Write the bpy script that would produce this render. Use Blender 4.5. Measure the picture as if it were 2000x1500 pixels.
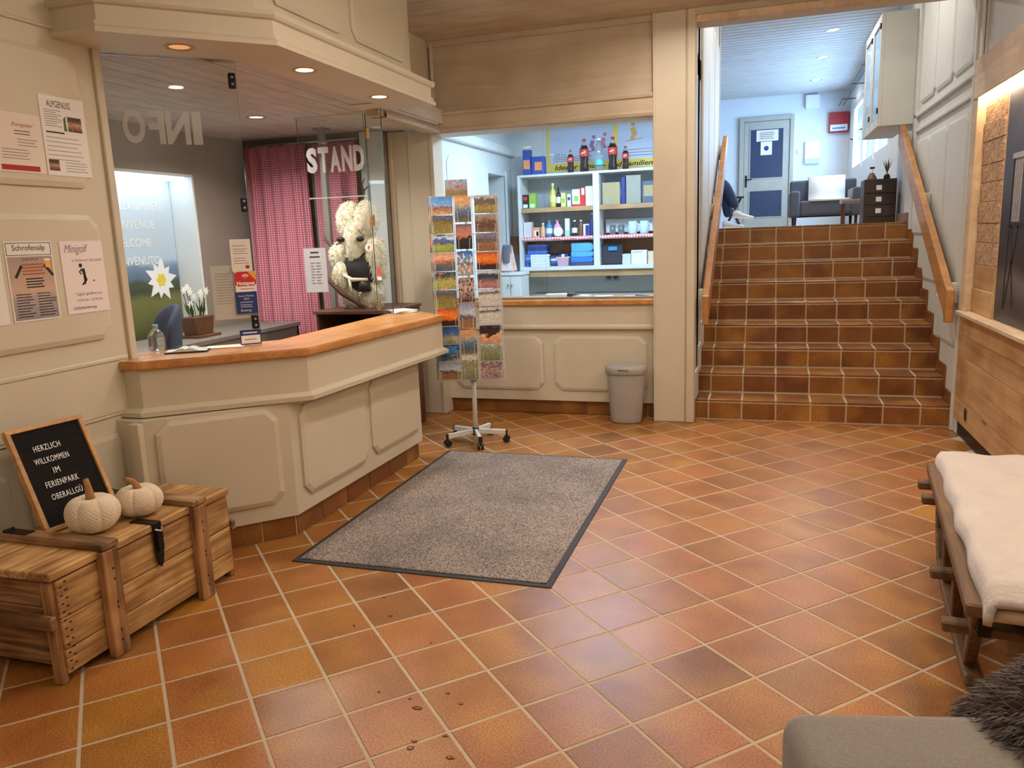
import bpy, bmesh, math, random
from mathutils import Matrix, Vector
import numpy as np
random.seed(7)
rng = np.random.default_rng(7)
for o in list(bpy.data.objects): bpy.data.objects.remove(o)
SC = bpy.context.scene
COL = SC.collection

# ------------------------------------------------------------------ camera
cam_d = bpy.data.cameras.new('camera'); cam = bpy.data.objects.new('camera', cam_d); COL.objects.link(cam)
cam_d.sensor_fit = 'HORIZONTAL'; cam_d.sensor_width = 36.0; cam_d.lens = 1524.95 / 2000 * 36.0
cam_d.clip_start = 0.05; cam_d.clip_end = 100
RX = Vector((0.95233320, 0.30286929, -0.03649196)); RY = Vector((0.02179998, -0.18688281, -0.98214030)); RZ = Vector((-0.30427985, 0.93452930, -0.18457725))
cam.matrix_world = Matrix.Translation((0, 0, 1.46640832)) @ Matrix((RX, -RY, -RZ)).transposed().to_4x4()
SC.camera = cam

# ------------------------------------------------------------------ world, big lights, exposure
w = bpy.data.worlds.new('world'); SC.world = w; w.use_nodes = True
w.node_tree.nodes['Background'].inputs[0].default_value = (0.55, 0.75, 1.0, 1)
w.node_tree.nodes['Background'].inputs[1].default_value = 1.2
SC.view_settings.view_transform = 'Standard'; SC.view_settings.look = 'None'
SC.view_settings.gamma = 1; SC.view_settings.use_curve_mapping = False
SC.view_settings.exposure = -0.1
WARM = (1.0, 0.885, 0.77)
def area(name, loc, direction, size, power, color, shape='DISK', size_y=None, spread=180):
    l = bpy.data.lights.new(name, 'AREA'); l.shape = shape; l.size = size
    if size_y: l.size_y = size_y
    l.energy = power; l.color = color; l.spread = math.radians(spread)
    o = bpy.data.objects.new(name, l); COL.objects.link(o); o.location = loc
    o.rotation_euler = Vector(direction).to_track_quat('-Z', 'Y').to_euler()
    return o
# daylight outside the landing windows (right wall of the upper lobby)
area('landing_daylight', (1.75, 13.2, 2.95), (-1, -0.1, -0.15), 4.4, 430, (0.34, 0.60, 1.0), 'RECTANGLE', 1.3)

# ------------------------------------------------------------------ helpers
def lin(c):
    return tuple((x / 255 / 12.92 if x / 255 <= 0.04045 else ((x / 255 + 0.055) / 1.055) ** 2.4) for x in c)
MATS = {}
def newmat(name):
    m = bpy.data.materials.new(name); m.use_nodes = True
    return m, m.node_tree.nodes, m.node_tree.links, m.node_tree.nodes['Principled BSDF']
def mat(name, rgb, rough=0.6, metal=0.0, var=0.06, scale=6.0, bump=0.0, bscale=120.0, spec=0.5, emit=None, es=0, sheen=0, trans=0, coat=0):
    m, N, L, b = newmat(name)
    c = lin(rgb)
    b.inputs['Roughness'].default_value = rough; b.inputs['Metallic'].default_value = metal
    b.inputs['Specular IOR Level'].default_value = spec
    if sheen: b.inputs['Sheen Weight'].default_value = sheen
    if trans: b.inputs['Transmission Weight'].default_value = trans
    if coat: b.inputs['Coat Weight'].default_value = coat; b.inputs['Coat Roughness'].default_value = 0.15
    tc = N.new('ShaderNodeTexCoord')
    n = N.new('ShaderNodeTexNoise'); n.inputs['Scale'].default_value = scale; n.inputs['Detail'].default_value = 3
    L.new(tc.outputs['Object'], n.inputs['Vector'])
    r = N.new('ShaderNodeValToRGB')
    r.color_ramp.elements[0].position = 0.3; r.color_ramp.elements[1].position = 0.7
    r.color_ramp.elements[0].color = (*[x * (1 - var) for x in c], 1); r.color_ramp.elements[1].color = (*[min(1, x * (1 + var)) for x in c], 1)
    L.new(n.outputs['Fac'], r.inputs['Fac']); L.new(r.outputs['Color'], b.inputs['Base Color'])
    if bump:
        n2 = N.new('ShaderNodeTexNoise'); n2.inputs['Scale'].default_value = bscale; n2.inputs['Detail'].default_value = 2
        L.new(tc.outputs['Object'], n2.inputs['Vector'])
        bp = N.new('ShaderNodeBump'); bp.inputs['Strength'].default_value = bump; bp.inputs['Distance'].default_value = 0.004
        L.new(n2.outputs['Fac'], bp.inputs['Height']); L.new(bp.outputs['Normal'], b.inputs['Normal'])
    if emit:
        b.inputs['Emission Color'].default_value = (*lin(emit), 1); b.inputs['Emission Strength'].default_value = es
    MATS[name] = m
    return m
def wood(name, c1, c2, axis=1, scale=1.0, rough=0.55, dark=None, knots=False, coat=0, rnd=0.12, con=0.18):
    m, N, L, b = newmat(name)
    b.inputs['Roughness'].default_value = rough
    if coat: b.inputs['Coat Weight'].default_value = coat; b.inputs['Coat Roughness'].default_value = 0.2
    tc = N.new('ShaderNodeTexCoord'); oi = N.new('ShaderNodeObjectInfo')
    ad = N.new('ShaderNodeVectorMath'); ad.operation = 'ADD'
    cmb = N.new('ShaderNodeMath'); cmb.operation = 'MULTIPLY'; cmb.inputs[1].default_value = 17.0
    L.new(oi.outputs['Random'], cmb.inputs[0]); L.new(tc.outputs['Object'], ad.inputs[0]); L.new(cmb.outputs[0], ad.inputs[1])
    mp = N.new('ShaderNodeMapping'); s = [26 * scale] * 3; s[axis] = 1.6 * scale
    mp.inputs['Scale'].default_value = s
    L.new(ad.outputs[0], mp.inputs['Vector'])
    n = N.new('ShaderNodeTexNoise'); n.inputs['Scale'].default_value = 1.0; n.inputs['Detail'].default_value = 5; n.inputs['Distortion'].default_value = 0.8
    L.new(mp.outputs[0], n.inputs['Vector'])
    r = N.new('ShaderNodeValToRGB'); e = r.color_ramp.elements
    e[0].position = 0.5 - con; e[1].position = 0.5 + con; e[0].color = (*lin(c2), 1); e[1].color = (*lin(c1), 1)
    L.new(n.outputs['Fac'], r.inputs['Fac'])
    n3 = N.new('ShaderNodeTexNoise'); n3.inputs['Scale'].default_value = 5.0 * scale; n3.inputs['Detail'].default_value = 2
    L.new(ad.outputs[0], n3.inputs['Vector'])
    mx = N.new('ShaderNodeMix'); mx.data_type = 'RGBA'; mx.blend_type = 'MULTIPLY'
    r3 = N.new('ShaderNodeValToRGB'); q = r3.color_ramp.elements
    q[0].position = 0.25; q[1].position = 0.6; q[0].color = ((*lin(dark), 1) if dark else (0.75, 0.72, 0.68, 1)); q[1].color = (1, 1, 1, 1)
    L.new(n3.outputs['Fac'], r3.inputs['Fac'])
    mx.inputs[0].default_value = 1.0
    L.new(r.outputs['Color'], mx.inputs[6]); L.new(r3.outputs['Color'], mx.inputs[7])
    hv = N.new('ShaderNodeHueSaturation')
    mr = N.new('ShaderNodeMapRange'); mr.inputs[3].default_value = 1 - rnd; mr.inputs[4].default_value = 1 + rnd
    L.new(oi.outputs['Random'], mr.inputs[0]); L.new(mr.outputs[0], hv.inputs['Value']); L.new(mx.outputs[2], hv.inputs['Color'])
    out = hv
    if knots:
        vo = N.new('ShaderNodeTexVoronoi'); vo.inputs['Scale'].default_value = 4.5 * scale
        mp2 = N.new('ShaderNodeMapping'); s2 = [1.6] * 3; s2[axis] = 0.6; mp2.inputs['Scale'].default_value = s2
        L.new(ad.outputs[0], mp2.inputs['Vector']); L.new(mp2.outputs[0], vo.inputs['Vector'])
        rk = N.new('ShaderNodeValToRGB'); k = rk.color_ramp.elements
        k[0].position = 0.05; k[1].position = 0.12; k[0].color = (0.28, 0.17, 0.10, 1); k[1].color = (1, 1, 1, 1)
        L.new(vo.outputs['Distance'], rk.inputs['Fac'])
        m2 = N.new('ShaderNodeMix'); m2.data_type = 'RGBA'; m2.blend_type = 'MULTIPLY'; m2.inputs[0].default_value = 1
        L.new(hv.outputs[0], m2.inputs[6]); L.new(rk.outputs['Color'], m2.inputs[7])
        L.new(m2.outputs[2], b.inputs['Base Color'])
    else:
        L.new(hv.outputs[0], b.inputs['Base Color'])
    bp = N.new('ShaderNodeBump'); bp.inputs['Strength'].default_value = 0.12; bp.inputs['Distance'].default_value = 0.003
    L.new(n.outputs['Fac'], bp.inputs['Height']); L.new(bp.outputs['Normal'], b.inputs['Normal'])
    MATS[name] = m
    return m
def tile_mat(name, island, stops, rough=0.34):
    m, N, L, b = newmat(name)
    tc = N.new('ShaderNodeTexCoord')
    if island:
        src = N.new('ShaderNodeNewGeometry').outputs['Random Per Island']
    else:
        src = N.new('ShaderNodeObjectInfo').outputs['Random']
    ra = N.new('ShaderNodeValToRGB'); cr = ra.color_ramp
    while len(cr.elements) < len(stops): cr.elements.new(0.5)
    for e, (p, c) in zip(cr.elements, stops): e.position = p; e.color = (*lin(c), 1)
    L.new(src, ra.inputs['Fac'])
    ml = N.new('ShaderNodeMath'); ml.operation = 'MULTIPLY'; ml.inputs[1].default_value = 53.0; L.new(src, ml.inputs[0])
    ad = N.new('ShaderNodeVectorMath'); ad.operation = 'ADD'; L.new(tc.outputs['Object'], ad.inputs[0]); L.new(ml.outputs[0], ad.inputs[1])
    n1 = N.new('ShaderNodeTexNoise'); n1.inputs['Scale'].default_value = 4.2; n1.inputs['Detail'].default_value = 1; L.new(ad.outputs[0], n1.inputs['Vector'])
    r1 = N.new('ShaderNodeValToRGB'); r1.color_ramp.elements[0].position = 0.47; r1.color_ramp.elements[1].position = 0.75
    r1.color_ramp.elements[0].color = (0, 0, 0, 1); r1.color_ramp.elements[1].color = (0.75, 0.75, 0.75, 1)
    L.new(n1.outputs['Fac'], r1.inputs['Fac'])
    mx = N.new('ShaderNodeMix'); mx.data_type = 'RGBA'; L.new(r1.outputs['Color'], mx.inputs[0]); L.new(ra.outputs['Color'], mx.inputs[6])
    mx.inputs[7].default_value = (*lin((190, 136, 60)), 1)
    n2 = N.new('ShaderNodeTexNoise'); n2.inputs['Scale'].default_value = 3.1; n2.inputs['Detail'].default_value = 3
    ad2 = N.new('ShaderNodeVectorMath'); ad2.operation = 'ADD'; L.new(ad.outputs[0], ad2.inputs[0]); ad2.inputs[1].default_value = (9, 3, 5); L.new(ad2.outputs[0], n2.inputs['Vector'])
    r2 = N.new('ShaderNodeValToRGB'); r2.color_ramp.elements[0].position = 0.3; r2.color_ramp.elements[1].position = 0.62
    r2.color_ramp.elements[0].color = (0.70, 0.64, 0.56, 1); r2.color_ramp.elements[1].color = (1, 1, 1, 1); L.new(n2.outputs['Fac'], r2.inputs['Fac'])
    m2 = N.new('ShaderNodeMix'); m2.data_type = 'RGBA'; m2.blend_type = 'MULTIPLY'; m2.inputs[0].default_value = 1
    L.new(mx.outputs[2], m2.inputs[6]); L.new(r2.outputs['Color'], m2.inputs[7])
    n3 = N.new('ShaderNodeTexNoise'); n3.inputs['Scale'].default_value = 150; n3.inputs['Detail'].default_value = 2; L.new(tc.outputs['Object'], n3.inputs['Vector'])
    r3 = N.new('ShaderNodeValToRGB'); r3.color_ramp.elements[0].position = 0.35; r3.color_ramp.elements[1].position = 0.6
    r3.color_ramp.elements[0].color = (0.60, 0.57, 0.52, 1); r3.color_ramp.elements[1].color = (1, 1, 1, 1); L.new(n3.outputs['Fac'], r3.inputs['Fac'])
    m3 = N.new('ShaderNodeMix'); m3.data_type = 'RGBA'; m3.blend_type = 'MULTIPLY'; m3.inputs[0].default_value = 1
    L.new(m2.outputs[2], m3.inputs[6]); L.new(r3.outputs['Color'], m3.inputs[7])
    L.new(m3.outputs[2], b.inputs['Base Color'])
    b.inputs['Roughness'].default_value = rough; b.inputs['Specular IOR Level'].default_value = 0.45
    bp = N.new('ShaderNodeBump'); bp.inputs['Strength'].default_value = 0.05; bp.inputs['Distance'].default_value = 0.004
    L.new(n1.outputs['Fac'], bp.inputs['Height']); L.new(bp.outputs['Normal'], b.inputs['Normal'])
    MATS[name] = m
    return m
def glass_mat(name, tint=(0.96, 0.98, 0.97), ior=1.45):
    m, N, L, b = newmat(name); N.remove(b)
    out = N['Material Output']
    t = N.new('ShaderNodeBsdfTransparent'); t.inputs[0].default_value = (*tint, 1)
    g = N.new('ShaderNodeBsdfGlossy'); g.inputs['Roughness'].default_value = 0.01
    ge = N.new('ShaderNodeNewGeometry'); dt = N.new('ShaderNodeVectorMath'); dt.operation = 'DOT_PRODUCT'; L.new(ge.outputs['Normal'], dt.inputs[0]); L.new(ge.outputs['Incoming'], dt.inputs[1])
    ab = N.new('ShaderNodeMath'); ab.operation = 'ABSOLUTE'; L.new(dt.outputs['Value'], ab.inputs[0])
    om = N.new('ShaderNodeMath'); om.operation = 'SUBTRACT'; om.inputs[0].default_value = 1.0; L.new(ab.outputs[0], om.inputs[1])
    pw = N.new('ShaderNodeMath'); pw.operation = 'POWER'; pw.inputs[1].default_value = 5.0; L.new(om.outputs[0], pw.inputs[0])
    f = N.new('ShaderNodeMath'); f.operation = 'MULTIPLY_ADD'; f.inputs[1].default_value = 0.9; f.inputs[2].default_value = 0.035; L.new(pw.outputs[0], f.inputs[0])
    x = N.new('ShaderNodeMixShader'); L.new(f.outputs[0], x.inputs[0]); L.new(t.outputs[0], x.inputs[1]); L.new(g.outputs[0], x.inputs[2]); L.new(x.outputs[0], out.inputs[0])
    MATS[name] = m
    return m
def emat(name, rgb, strength):
    m, N, L, b = newmat(name)
    b.inputs['Base Color'].default_value = (*lin(rgb), 1); b.inputs['Emission Color'].default_value = (*lin(rgb), 1); b.inputs['Emission Strength'].default_value = strength
    MATS[name] = m
    return m
def picture(name, stops, scale=3.0, amp=0.25, rough=0.3, seed=0, spots=None, detail=0):
    """flat print: bands from bottom to top, broken up by noise"""
    m, N, L, b = newmat(name)
    tc = N.new('ShaderNodeTexCoord'); sp = N.new('ShaderNodeSeparateXYZ'); L.new(tc.outputs['Generated'], sp.inputs[0])
    n = N.new('ShaderNodeTexNoise'); n.inputs['Scale'].default_value = scale; n.inputs['Detail'].default_value = 5
    ad = N.new('ShaderNodeVectorMath'); ad.operation = 'ADD'; ad.inputs[1].default_value = (seed * 3.7, seed * 1.3, seed); L.new(tc.outputs['Generated'], ad.inputs[0]); L.new(ad.outputs[0], n.inputs['Vector'])
    a = N.new('ShaderNodeMath'); a.operation = 'SUBTRACT'; a.inputs[1].default_value = 0.5; L.new(n.outputs['Fac'], a.inputs[0])
    k = N.new('ShaderNodeMath'); k.operation = 'MULTIPLY_ADD'; k.inputs[1].default_value = amp * 2; L.new(a.outputs[0], k.inputs[0]); L.new(sp.outputs['Y'], k.inputs[2])
    r = N.new('ShaderNodeValToRGB'); cr = r.color_ramp
    while len(cr.elements) < len(stops): cr.elements.new(0.5)
    for e, (p, c) in zip(cr.elements, stops): e.position = p; e.color = (*lin(c), 1)
    L.new(k.outputs[0], r.inputs['Fac'])
    outc = r.outputs['Color']
    if spots:
        v = N.new('ShaderNodeTexNoise'); v.inputs['Scale'].default_value = spots[1]; v.inputs['Detail'].default_value = 3; L.new(ad.outputs[0], v.inputs['Vector'])
        rr = N.new('ShaderNodeValToRGB'); rr.color_ramp.elements[0].position = 0.54; rr.color_ramp.elements[1].position = 0.6; rr.color_ramp.elements[0].color = (0, 0, 0, 1)
        L.new(v.outputs['Fac'], rr.inputs['Fac'])
        mx = N.new('ShaderNodeMix'); mx.data_type = 'RGBA'; L.new(rr.outputs['Color'], mx.inputs[0]); L.new(outc, mx.inputs[6]); mx.inputs[7].default_value = (*lin(spots[0]), 1)
        outc = mx.outputs[2]
    if detail:
        fn_ = N.new('ShaderNodeTexNoise'); fn_.inputs['Scale'].default_value = detail; fn_.inputs['Detail'].default_value = 4; L.new(ad.outputs[0], fn_.inputs['Vector'])
        fr_ = N.new('ShaderNodeValToRGB'); fr_.color_ramp.elements[0].position = 0.38; fr_.color_ramp.elements[1].position = 0.62; fr_.color_ramp.elements[0].color = (0.45, 0.42, 0.40, 1); fr_.color_ramp.elements[1].color = (1.25, 1.2, 1.15, 1); L.new(fn_.outputs['Fac'], fr_.inputs['Fac'])
        fm = N.new('ShaderNodeMix'); fm.data_type = 'RGBA'; fm.blend_type = 'MULTIPLY'; fm.inputs[0].default_value = 0.4; L.new(outc, fm.inputs[6]); L.new(fr_.outputs['Color'], fm.inputs[7]); outc = fm.outputs[2]
    L.new(outc, b.inputs['Base Color']); b.inputs['Roughness'].default_value = rough
    MATS[name] = m
    return m
def gingham(name, c1, c2, n, axes=('X', 'Z')):
    m, N, L, b = newmat(name)
    tc = N.new('ShaderNodeTexCoord'); sp = N.new('ShaderNodeSeparateXYZ'); L.new(tc.outputs['UV'], sp.inputs[0])
    vs = []
    for ax in ('X', 'Y'):
        a = N.new('ShaderNodeMath'); a.operation = 'MULTIPLY'; a.inputs[1].default_value = n; L.new(sp.outputs[ax], a.inputs[0])
        f = N.new('ShaderNodeMath'); f.operation = 'FRACT'; L.new(a.outputs[0], f.inputs[0])
        g = N.new('ShaderNodeMath'); g.operation = 'GREATER_THAN'; g.inputs[1].default_value = 0.5; L.new(f.outputs[0], g.inputs[0]); vs.append(g)
    s = N.new('ShaderNodeMath'); s.operation = 'ADD'; L.new(vs[0].outputs[0], s.inputs[0]); L.new(vs[1].outputs[0], s.inputs[1])
    h = N.new('ShaderNodeMath'); h.operation = 'MULTIPLY'; h.inputs[1].default_value = 0.5; L.new(s.outputs[0], h.inputs[0])
    mx = N.new('ShaderNodeMix'); mx.data_type = 'RGBA'; L.new(h.outputs[0], mx.inputs[0]); mx.inputs[6].default_value = (*lin(c2), 1); mx.inputs[7].default_value = (*lin(c1), 1)
    L.new(mx.outputs[2], b.inputs['Base Color']); b.inputs['Roughness'].default_value = 0.9
    MATS[name] = m
    return m

class MB:
    def __init__(s): s.v = []; s.f = []; s.m = []; s.uv = None
    def add(s, vs, fs, mi=0):
        k = len(s.v); s.v += [tuple(p) for p in vs]; s.f += [tuple(i + k for i in f) for f in fs]; s.m += [mi] * len(fs); return s
    def box(s, x0, x1, y0, y1, z0, z1, mi=0):
        return s.add([(x0, y0, z0), (x1, y0, z0), (x1, y1, z0), (x0, y1, z0), (x0, y0, z1), (x1, y0, z1), (x1, y1, z1), (x0, y1, z1)],
                     [(0, 3, 2, 1), (4, 5, 6, 7), (0, 1, 5, 4), (1, 2, 6, 5), (2, 3, 7, 6), (3, 0, 4, 7)], mi)
    def prism(s, poly, a, b, f=lambda x, y, t: (x, y, t), mi=0):
        n = len(poly)
        area2 = sum(poly[i][0] * poly[(i + 1) % n][1] - poly[(i + 1) % n][0] * poly[i][1] for i in range(n))
        if area2 < 0: poly = poly[::-1]
        vs = [f(x, y, a) for x, y in poly] + [f(x, y, b) for x, y in poly]
        fs = [tuple(range(n - 1, -1, -1)), tuple(range(n, 2 * n))] + [(i, (i + 1) % n, n + (i + 1) % n, n + i) for i in range(n)]
        return s.add(vs, fs, mi)
    def frustum(s, poly0, a, poly1, b, f=lambda x, y, t: (x, y, t), mi=0):
        n = len(poly0)
        vs = [f(x, y, a) for x, y in poly0] + [f(x, y, b) for x, y in poly1]
        fs = [tuple(range(n - 1, -1, -1)), tuple(range(n, 2 * n))] + [(i, (i + 1) % n, n + (i + 1) % n, n + i) for i in range(n)]
        return s.add(vs, fs, mi)
    def tube(s, pts, r, n=10, mi=0, cap=True):
        pts = [Vector(p) for p in pts]; rs = r if isinstance(r, (list, tuple)) else [r] * len(pts)
        k = len(s.v); up = None; rings = []
        for i, p in enumerate(pts):
            d = (pts[min(i + 1, len(pts) - 1)] - pts[max(i - 1, 0)]).normalized()
            if up is None: up = d.orthogonal().normalized()
            up = (up - d * up.dot(d)).normalized(); q = d.cross(up)
            rings.append([p + (up * math.cos(2 * math.pi * j / n) + q * math.sin(2 * math.pi * j / n)) * rs[i] for j in range(n)])
        vs = [v for rg in rings for v in rg]; fs = []
        for i in range(len(pts) - 1):
            for j in range(n): fs.append((i * n + j, i * n + (j + 1) % n, (i + 1) * n + (j + 1) % n, (i + 1) * n + j))
        if cap: fs.append(tuple(range(n - 1, -1, -1))); fs.append(tuple((len(pts) - 1) * n + j for j in range(n)))
        return s.add(vs, fs, mi)
    def bar(s, a, b, wd, th, mi=0, up=(0, 0, 1)):
        a = Vector(a); b = Vector(b); d = (b - a).normalized(); u = Vector(up); u = (u - d * u.dot(d)).normalized(); q = d.cross(u)
        vs = []
        for p in (a, b):
            for su, sq in ((-1, -1), (-1, 1), (1, 1), (1, -1)): vs.append(p + u * su * th / 2 + q * sq * wd / 2)
        return s.add(vs, [(0, 1, 2, 3), (7, 6, 5, 4), (0, 4, 5, 1), (1, 5, 6, 2), (2, 6, 7, 3), (3, 7, 4, 0)], mi)
    def lathe(s, prof, n=20, c=(0, 0, 0), mi=0, sx=1, sy=1):
        vs = []; fs = []; m = len(prof)
        for (r, z) in prof:
            for j in range(n):
                a = 2 * math.pi * j / n; vs.append((c[0] + r * math.cos(a) * sx, c[1] + r * math.sin(a) * sy, c[2] + z))
        for i in range(m - 1):
            for j in range(n): fs.append((i * n + j, i * n + (j + 1) % n, (i + 1) * n + (j + 1) % n, (i + 1) * n + j))
        fs.append(tuple(range(n - 1, -1, -1))); fs.append(tuple((m - 1) * n + j for j in range(n)))
        return s.add(vs, fs, mi)
    def rbox(s, x0, x1, y0, y1, z0, z1, r, k=5):
        def ax(a, b): return list(np.linspace(a, a + r, k)) + list(np.linspace(a + r, b - r, 4))[1:-1] + list(np.linspace(b - r, b, k))
        X, Y, Z = ax(x0, x1), ax(y0, y1), ax(z0, z1)
        def pt(p):
            q = Vector((min(max(p[0], x0 + r), x1 - r), min(max(p[1], y0 + r), y1 - r), min(max(p[2], z0 + r), z1 - r))); d = Vector(p) - q
            return q + d.normalized() * r
        for A, B, f in ((X, Y, lambda a, b: (a, b, z0)), (X, Y, lambda a, b: (a, b, z1)), (X, Z, lambda a, b: (a, y0, b)), (X, Z, lambda a, b: (a, y1, b)), (Y, Z, lambda a, b: (x0, a, b)), (Y, Z, lambda a, b: (x1, a, b))):
            vs = [pt(f(a, b)) for a in A for b in B]; m = len(B)
            s.add(vs, [(i * m + j, (i + 1) * m + j, (i + 1) * m + j + 1, i * m + j + 1) for i in range(len(A) - 1) for j in range(m - 1)])
        return s
    def build(s, name, mats, parent=None, loc=(0, 0, 0), bevel=0, smooth=False, seg=1, M=None, kind=None, weld=False):
        me = bpy.data.meshes.new(name); me.from_pydata(s.v, [], s.f)
        if not isinstance(mats, (list, tuple)): mats = [mats]
        for m in mats: me.materials.append(m)
        if len(mats) > 1: me.polygons.foreach_set('material_index', s.m)
        bm = bmesh.new(); bm.from_mesh(me)
        if bevel:
            bmesh.ops.remove_doubles(bm, verts=bm.verts, dist=1e-6)
            es = [e for e in bm.edges if len(e.link_faces) == 2 and e.calc_face_angle(0) > 0.35]
            bmesh.ops.bevel(bm, geom=es, offset=bevel, segments=seg, affect='EDGES', clamp_overlap=True)
        if weld: bmesh.ops.remove_doubles(bm, verts=bm.verts, dist=1e-5)
        bmesh.ops.recalc_face_normals(bm, faces=bm.faces); bm.to_mesh(me); bm.free()
        if smooth: me.polygons.foreach_set('use_smooth', [True] * len(me.polygons))
        me.update()
        o = bpy.data.objects.new(name, me); COL.objects.link(o)
        if parent: o.parent = parent
        o.location = loc
        if M is not None: o.matrix_local = M if not parent else M
        if kind: o['kind'] = kind
        return o
def tag(o, label, cat=None, group=None, kind=None):
    if label: o['label'] = label
    if cat: o['category'] = cat
    if group: o['group'] = group
    if kind: o['kind'] = kind
    return o
def struct(o, label=None, cat=None):
    o['kind'] = 'structure'
    if label: o['label'] = label
    if cat: o['category'] = cat
    return o
def thing(name, label, cat, loc=(0, 0, 0), rz=0, group=None, M=None):
    o = bpy.data.objects.new(name, None); COL.objects.link(o); o.location = loc; o.rotation_euler = (0, 0, rz); o.empty_display_size = 0.1
    if M is not None: o.matrix_world = M
    return tag(o, label, cat, group)
def inst(o, name, parent=None, loc=None, M=None):
    c = o.copy(); c.name = name; COL.objects.link(c)
    if parent is not None: c.parent = parent
    if loc is not None: c.location = loc
    if M is not None: c.matrix_local = M
    return c
def frame(origin, right, up=(0, 0, 1)):
    r = Vector(right).normalized(); u = Vector(up); u = (u - r * u.dot(r)).normalized(); n = r.cross(u)
    M = Matrix((r, u, n)).transposed().to_4x4(); M.translation = Vector(origin); return M
R2 = math.sqrt(0.5)
def frame_left(y, z, x=-2.85): return frame((x, y, z), (0, 1, 0))
def frame_front(x, z, y): return frame((x, y, z), (1, 0, 0))
TEXTS = []
def text(body, mat_, parent, x, y, w=None, h=None, size=0.05, align='CENTER', name='lettering', z=0.0006, extrude=0, mirror=False, shear=0, lspace=1.0, bold=0.0):
    c = bpy.data.curves.new(name, 'FONT'); c.body = body; c.size = size; c.align_x = align; c.align_y = 'CENTER'; c.shear = shear; c.extrude = extrude; c.space_character = lspace; c.offset = bold
    c.resolution_u = 3
    o = bpy.data.objects.new(name, c); COL.objects.link(o)
    TEXTS.append((o, mat_, parent, x, y, w, h, name, z, mirror, align))
    return o
def flush_texts():
    bpy.context.view_layer.update()
    dg = bpy.context.evaluated_depsgraph_get()
    for (o, mat_, parent, x, y, w, h, name, z, mirror, align) in TEXTS:
        me = bpy.data.meshes.new_from_object(o.evaluated_get(dg)); me.materials.clear(); me.materials.append(mat_)
        co = np.array([v.co[:] for v in me.vertices]) if len(me.vertices) else np.zeros((1, 3))
        lo = co.min(0); hi = co.max(0)
        sx = (w / (hi[0] - lo[0])) if w else 1; sy = (h / (hi[1] - lo[1])) if h else (sx if w else 1)
        if h and not w: sx = sy
        cx = (lo[0] + hi[0]) / 2 if align == 'CENTER' else lo[0]; cy = (lo[1] + hi[1]) / 2
        M = Matrix.Diagonal((-sx if mirror else sx, sy, 1, 1)); M.translation = (-cx * (-sx if mirror else sx), -cy * sy, 0)
        me.transform(M)
        n = bpy.data.objects.new(name, me); COL.objects.link(n); n.parent = parent; n.location = (x, y, z)
        if name == 'lettering': pass
        cu = o.data; bpy.data.objects.remove(o); bpy.data.curves.remove(cu)
    TEXTS.clear()
def offset_path(path, d):
    """offset an open polyline to its right-hand side by d with mitred corners"""
    out = []; n = len(path)
    def nrm(a, b):
        dx, dy = b[0] - a[0], b[1] - a[1]; l = math.hypot(dx, dy); return (dy / l, -dx / l)
    for i, p in enumerate(path):
        ns = []
        if i > 0: ns.append(nrm(path[i - 1], p))
        if i < n - 1: ns.append(nrm(p, path[i + 1]))
        if len(ns) == 1: nx, ny = ns[0]; k = 1
        else:
            nx, ny = ns[0][0] + ns[1][0], ns[0][1] + ns[1][1]; l2 = (nx * nx + ny * ny) / 2; nx, ny = nx / l2, ny / l2; k = 1
        out.append((p[0] + nx * d, p[1] + ny * d))
    return out
def sweep(mb, path, profile, closed_back=None, mi=0):
    """profile: list of (offset, z) from bottom to top, swept along the path"""
    k = len(path); vs = []
    for d, z in profile:
        vs += [(x, y, z) for x, y in offset_path(path, d)]
    fs = []
    for i in range(len(profile) - 1):
        for j in range(k - 1): fs.append((i * k + j, i * k + j + 1, (i + 1) * k + j + 1, (i + 1) * k + j))
    return mb.add(vs, fs, mi)
def cutrect(a0, a1, b0, b1, c=0.045):
    return [(a0 + c, b0), (a1 - c, b0), (a1, b0 + c), (a1, b1 - c), (a1 - c, b1), (a0 + c, b1), (a0, b1 - c), (a0, b0 + c)]
def raised_panel(parent, M, w, h, mat_, th=0.018, cut=0.045, name='panel', bev=0.022):
    """raised field with chamfered corners and a bevelled rim, in the plane of M (x right, y up, z out)"""
    mb = MB(); p0 = cutrect(-w / 2, w / 2, -h / 2, h / 2, cut); p1 = cutrect(-w / 2 + bev, w / 2 - bev, -h / 2 + bev, h / 2 - bev, cut * 0.8)
    mb.frustum(p0, -0.004, p0, th * 0.6); mb.frustum(p0, th * 0.6, p1, th)
    return mb.build(name, mat_, parent, M=M)

# ------------------------------------------------------------------ materials
cream = mat('cream_paint', (205, 195, 173), 0.5, var=0.03, scale=3, bump=0.03, bscale=60)
greywhite = mat('white_panel_paint', (205, 206, 200), 0.5, var=0.03)
shopwhite = mat('shop_white_paint', (214, 220, 222), 0.5, var=0.02)
plaster = mat('white_plaster', (222, 224, 226), 0.8, var=0.02)
officewall = mat('office_grey_wall', (142, 132, 124), 0.6, var=0.04)
slatmat = wood('whitewashed_slat', (205, 198, 192), (188, 180, 174), 1, 1.0, 0.55, dark=(235, 230, 225), rnd=0.04)
ceilwood = wood('whitewashed_ceiling_wood', (208, 196, 178), (194, 180, 160), 0, 0.7, 0.55, dark=(235, 228, 220), rnd=0.04)
ashwood = wood('pale_ash_veneer', (200, 186, 164), (188, 172, 148), 0, 0.8, 0.5, dark=(238, 232, 225), rnd=0.02)
countertop = wood('orange_beech_worktop', (210, 152, 86), (188, 124, 64), 1, 1.2, 0.35, rnd=0.05, coat=0.3)
railwood = wood('rail_beech', (198, 144, 84), (170, 116, 64), 1, 1.0, 0.4, rnd=0.05, coat=0.2)
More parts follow.
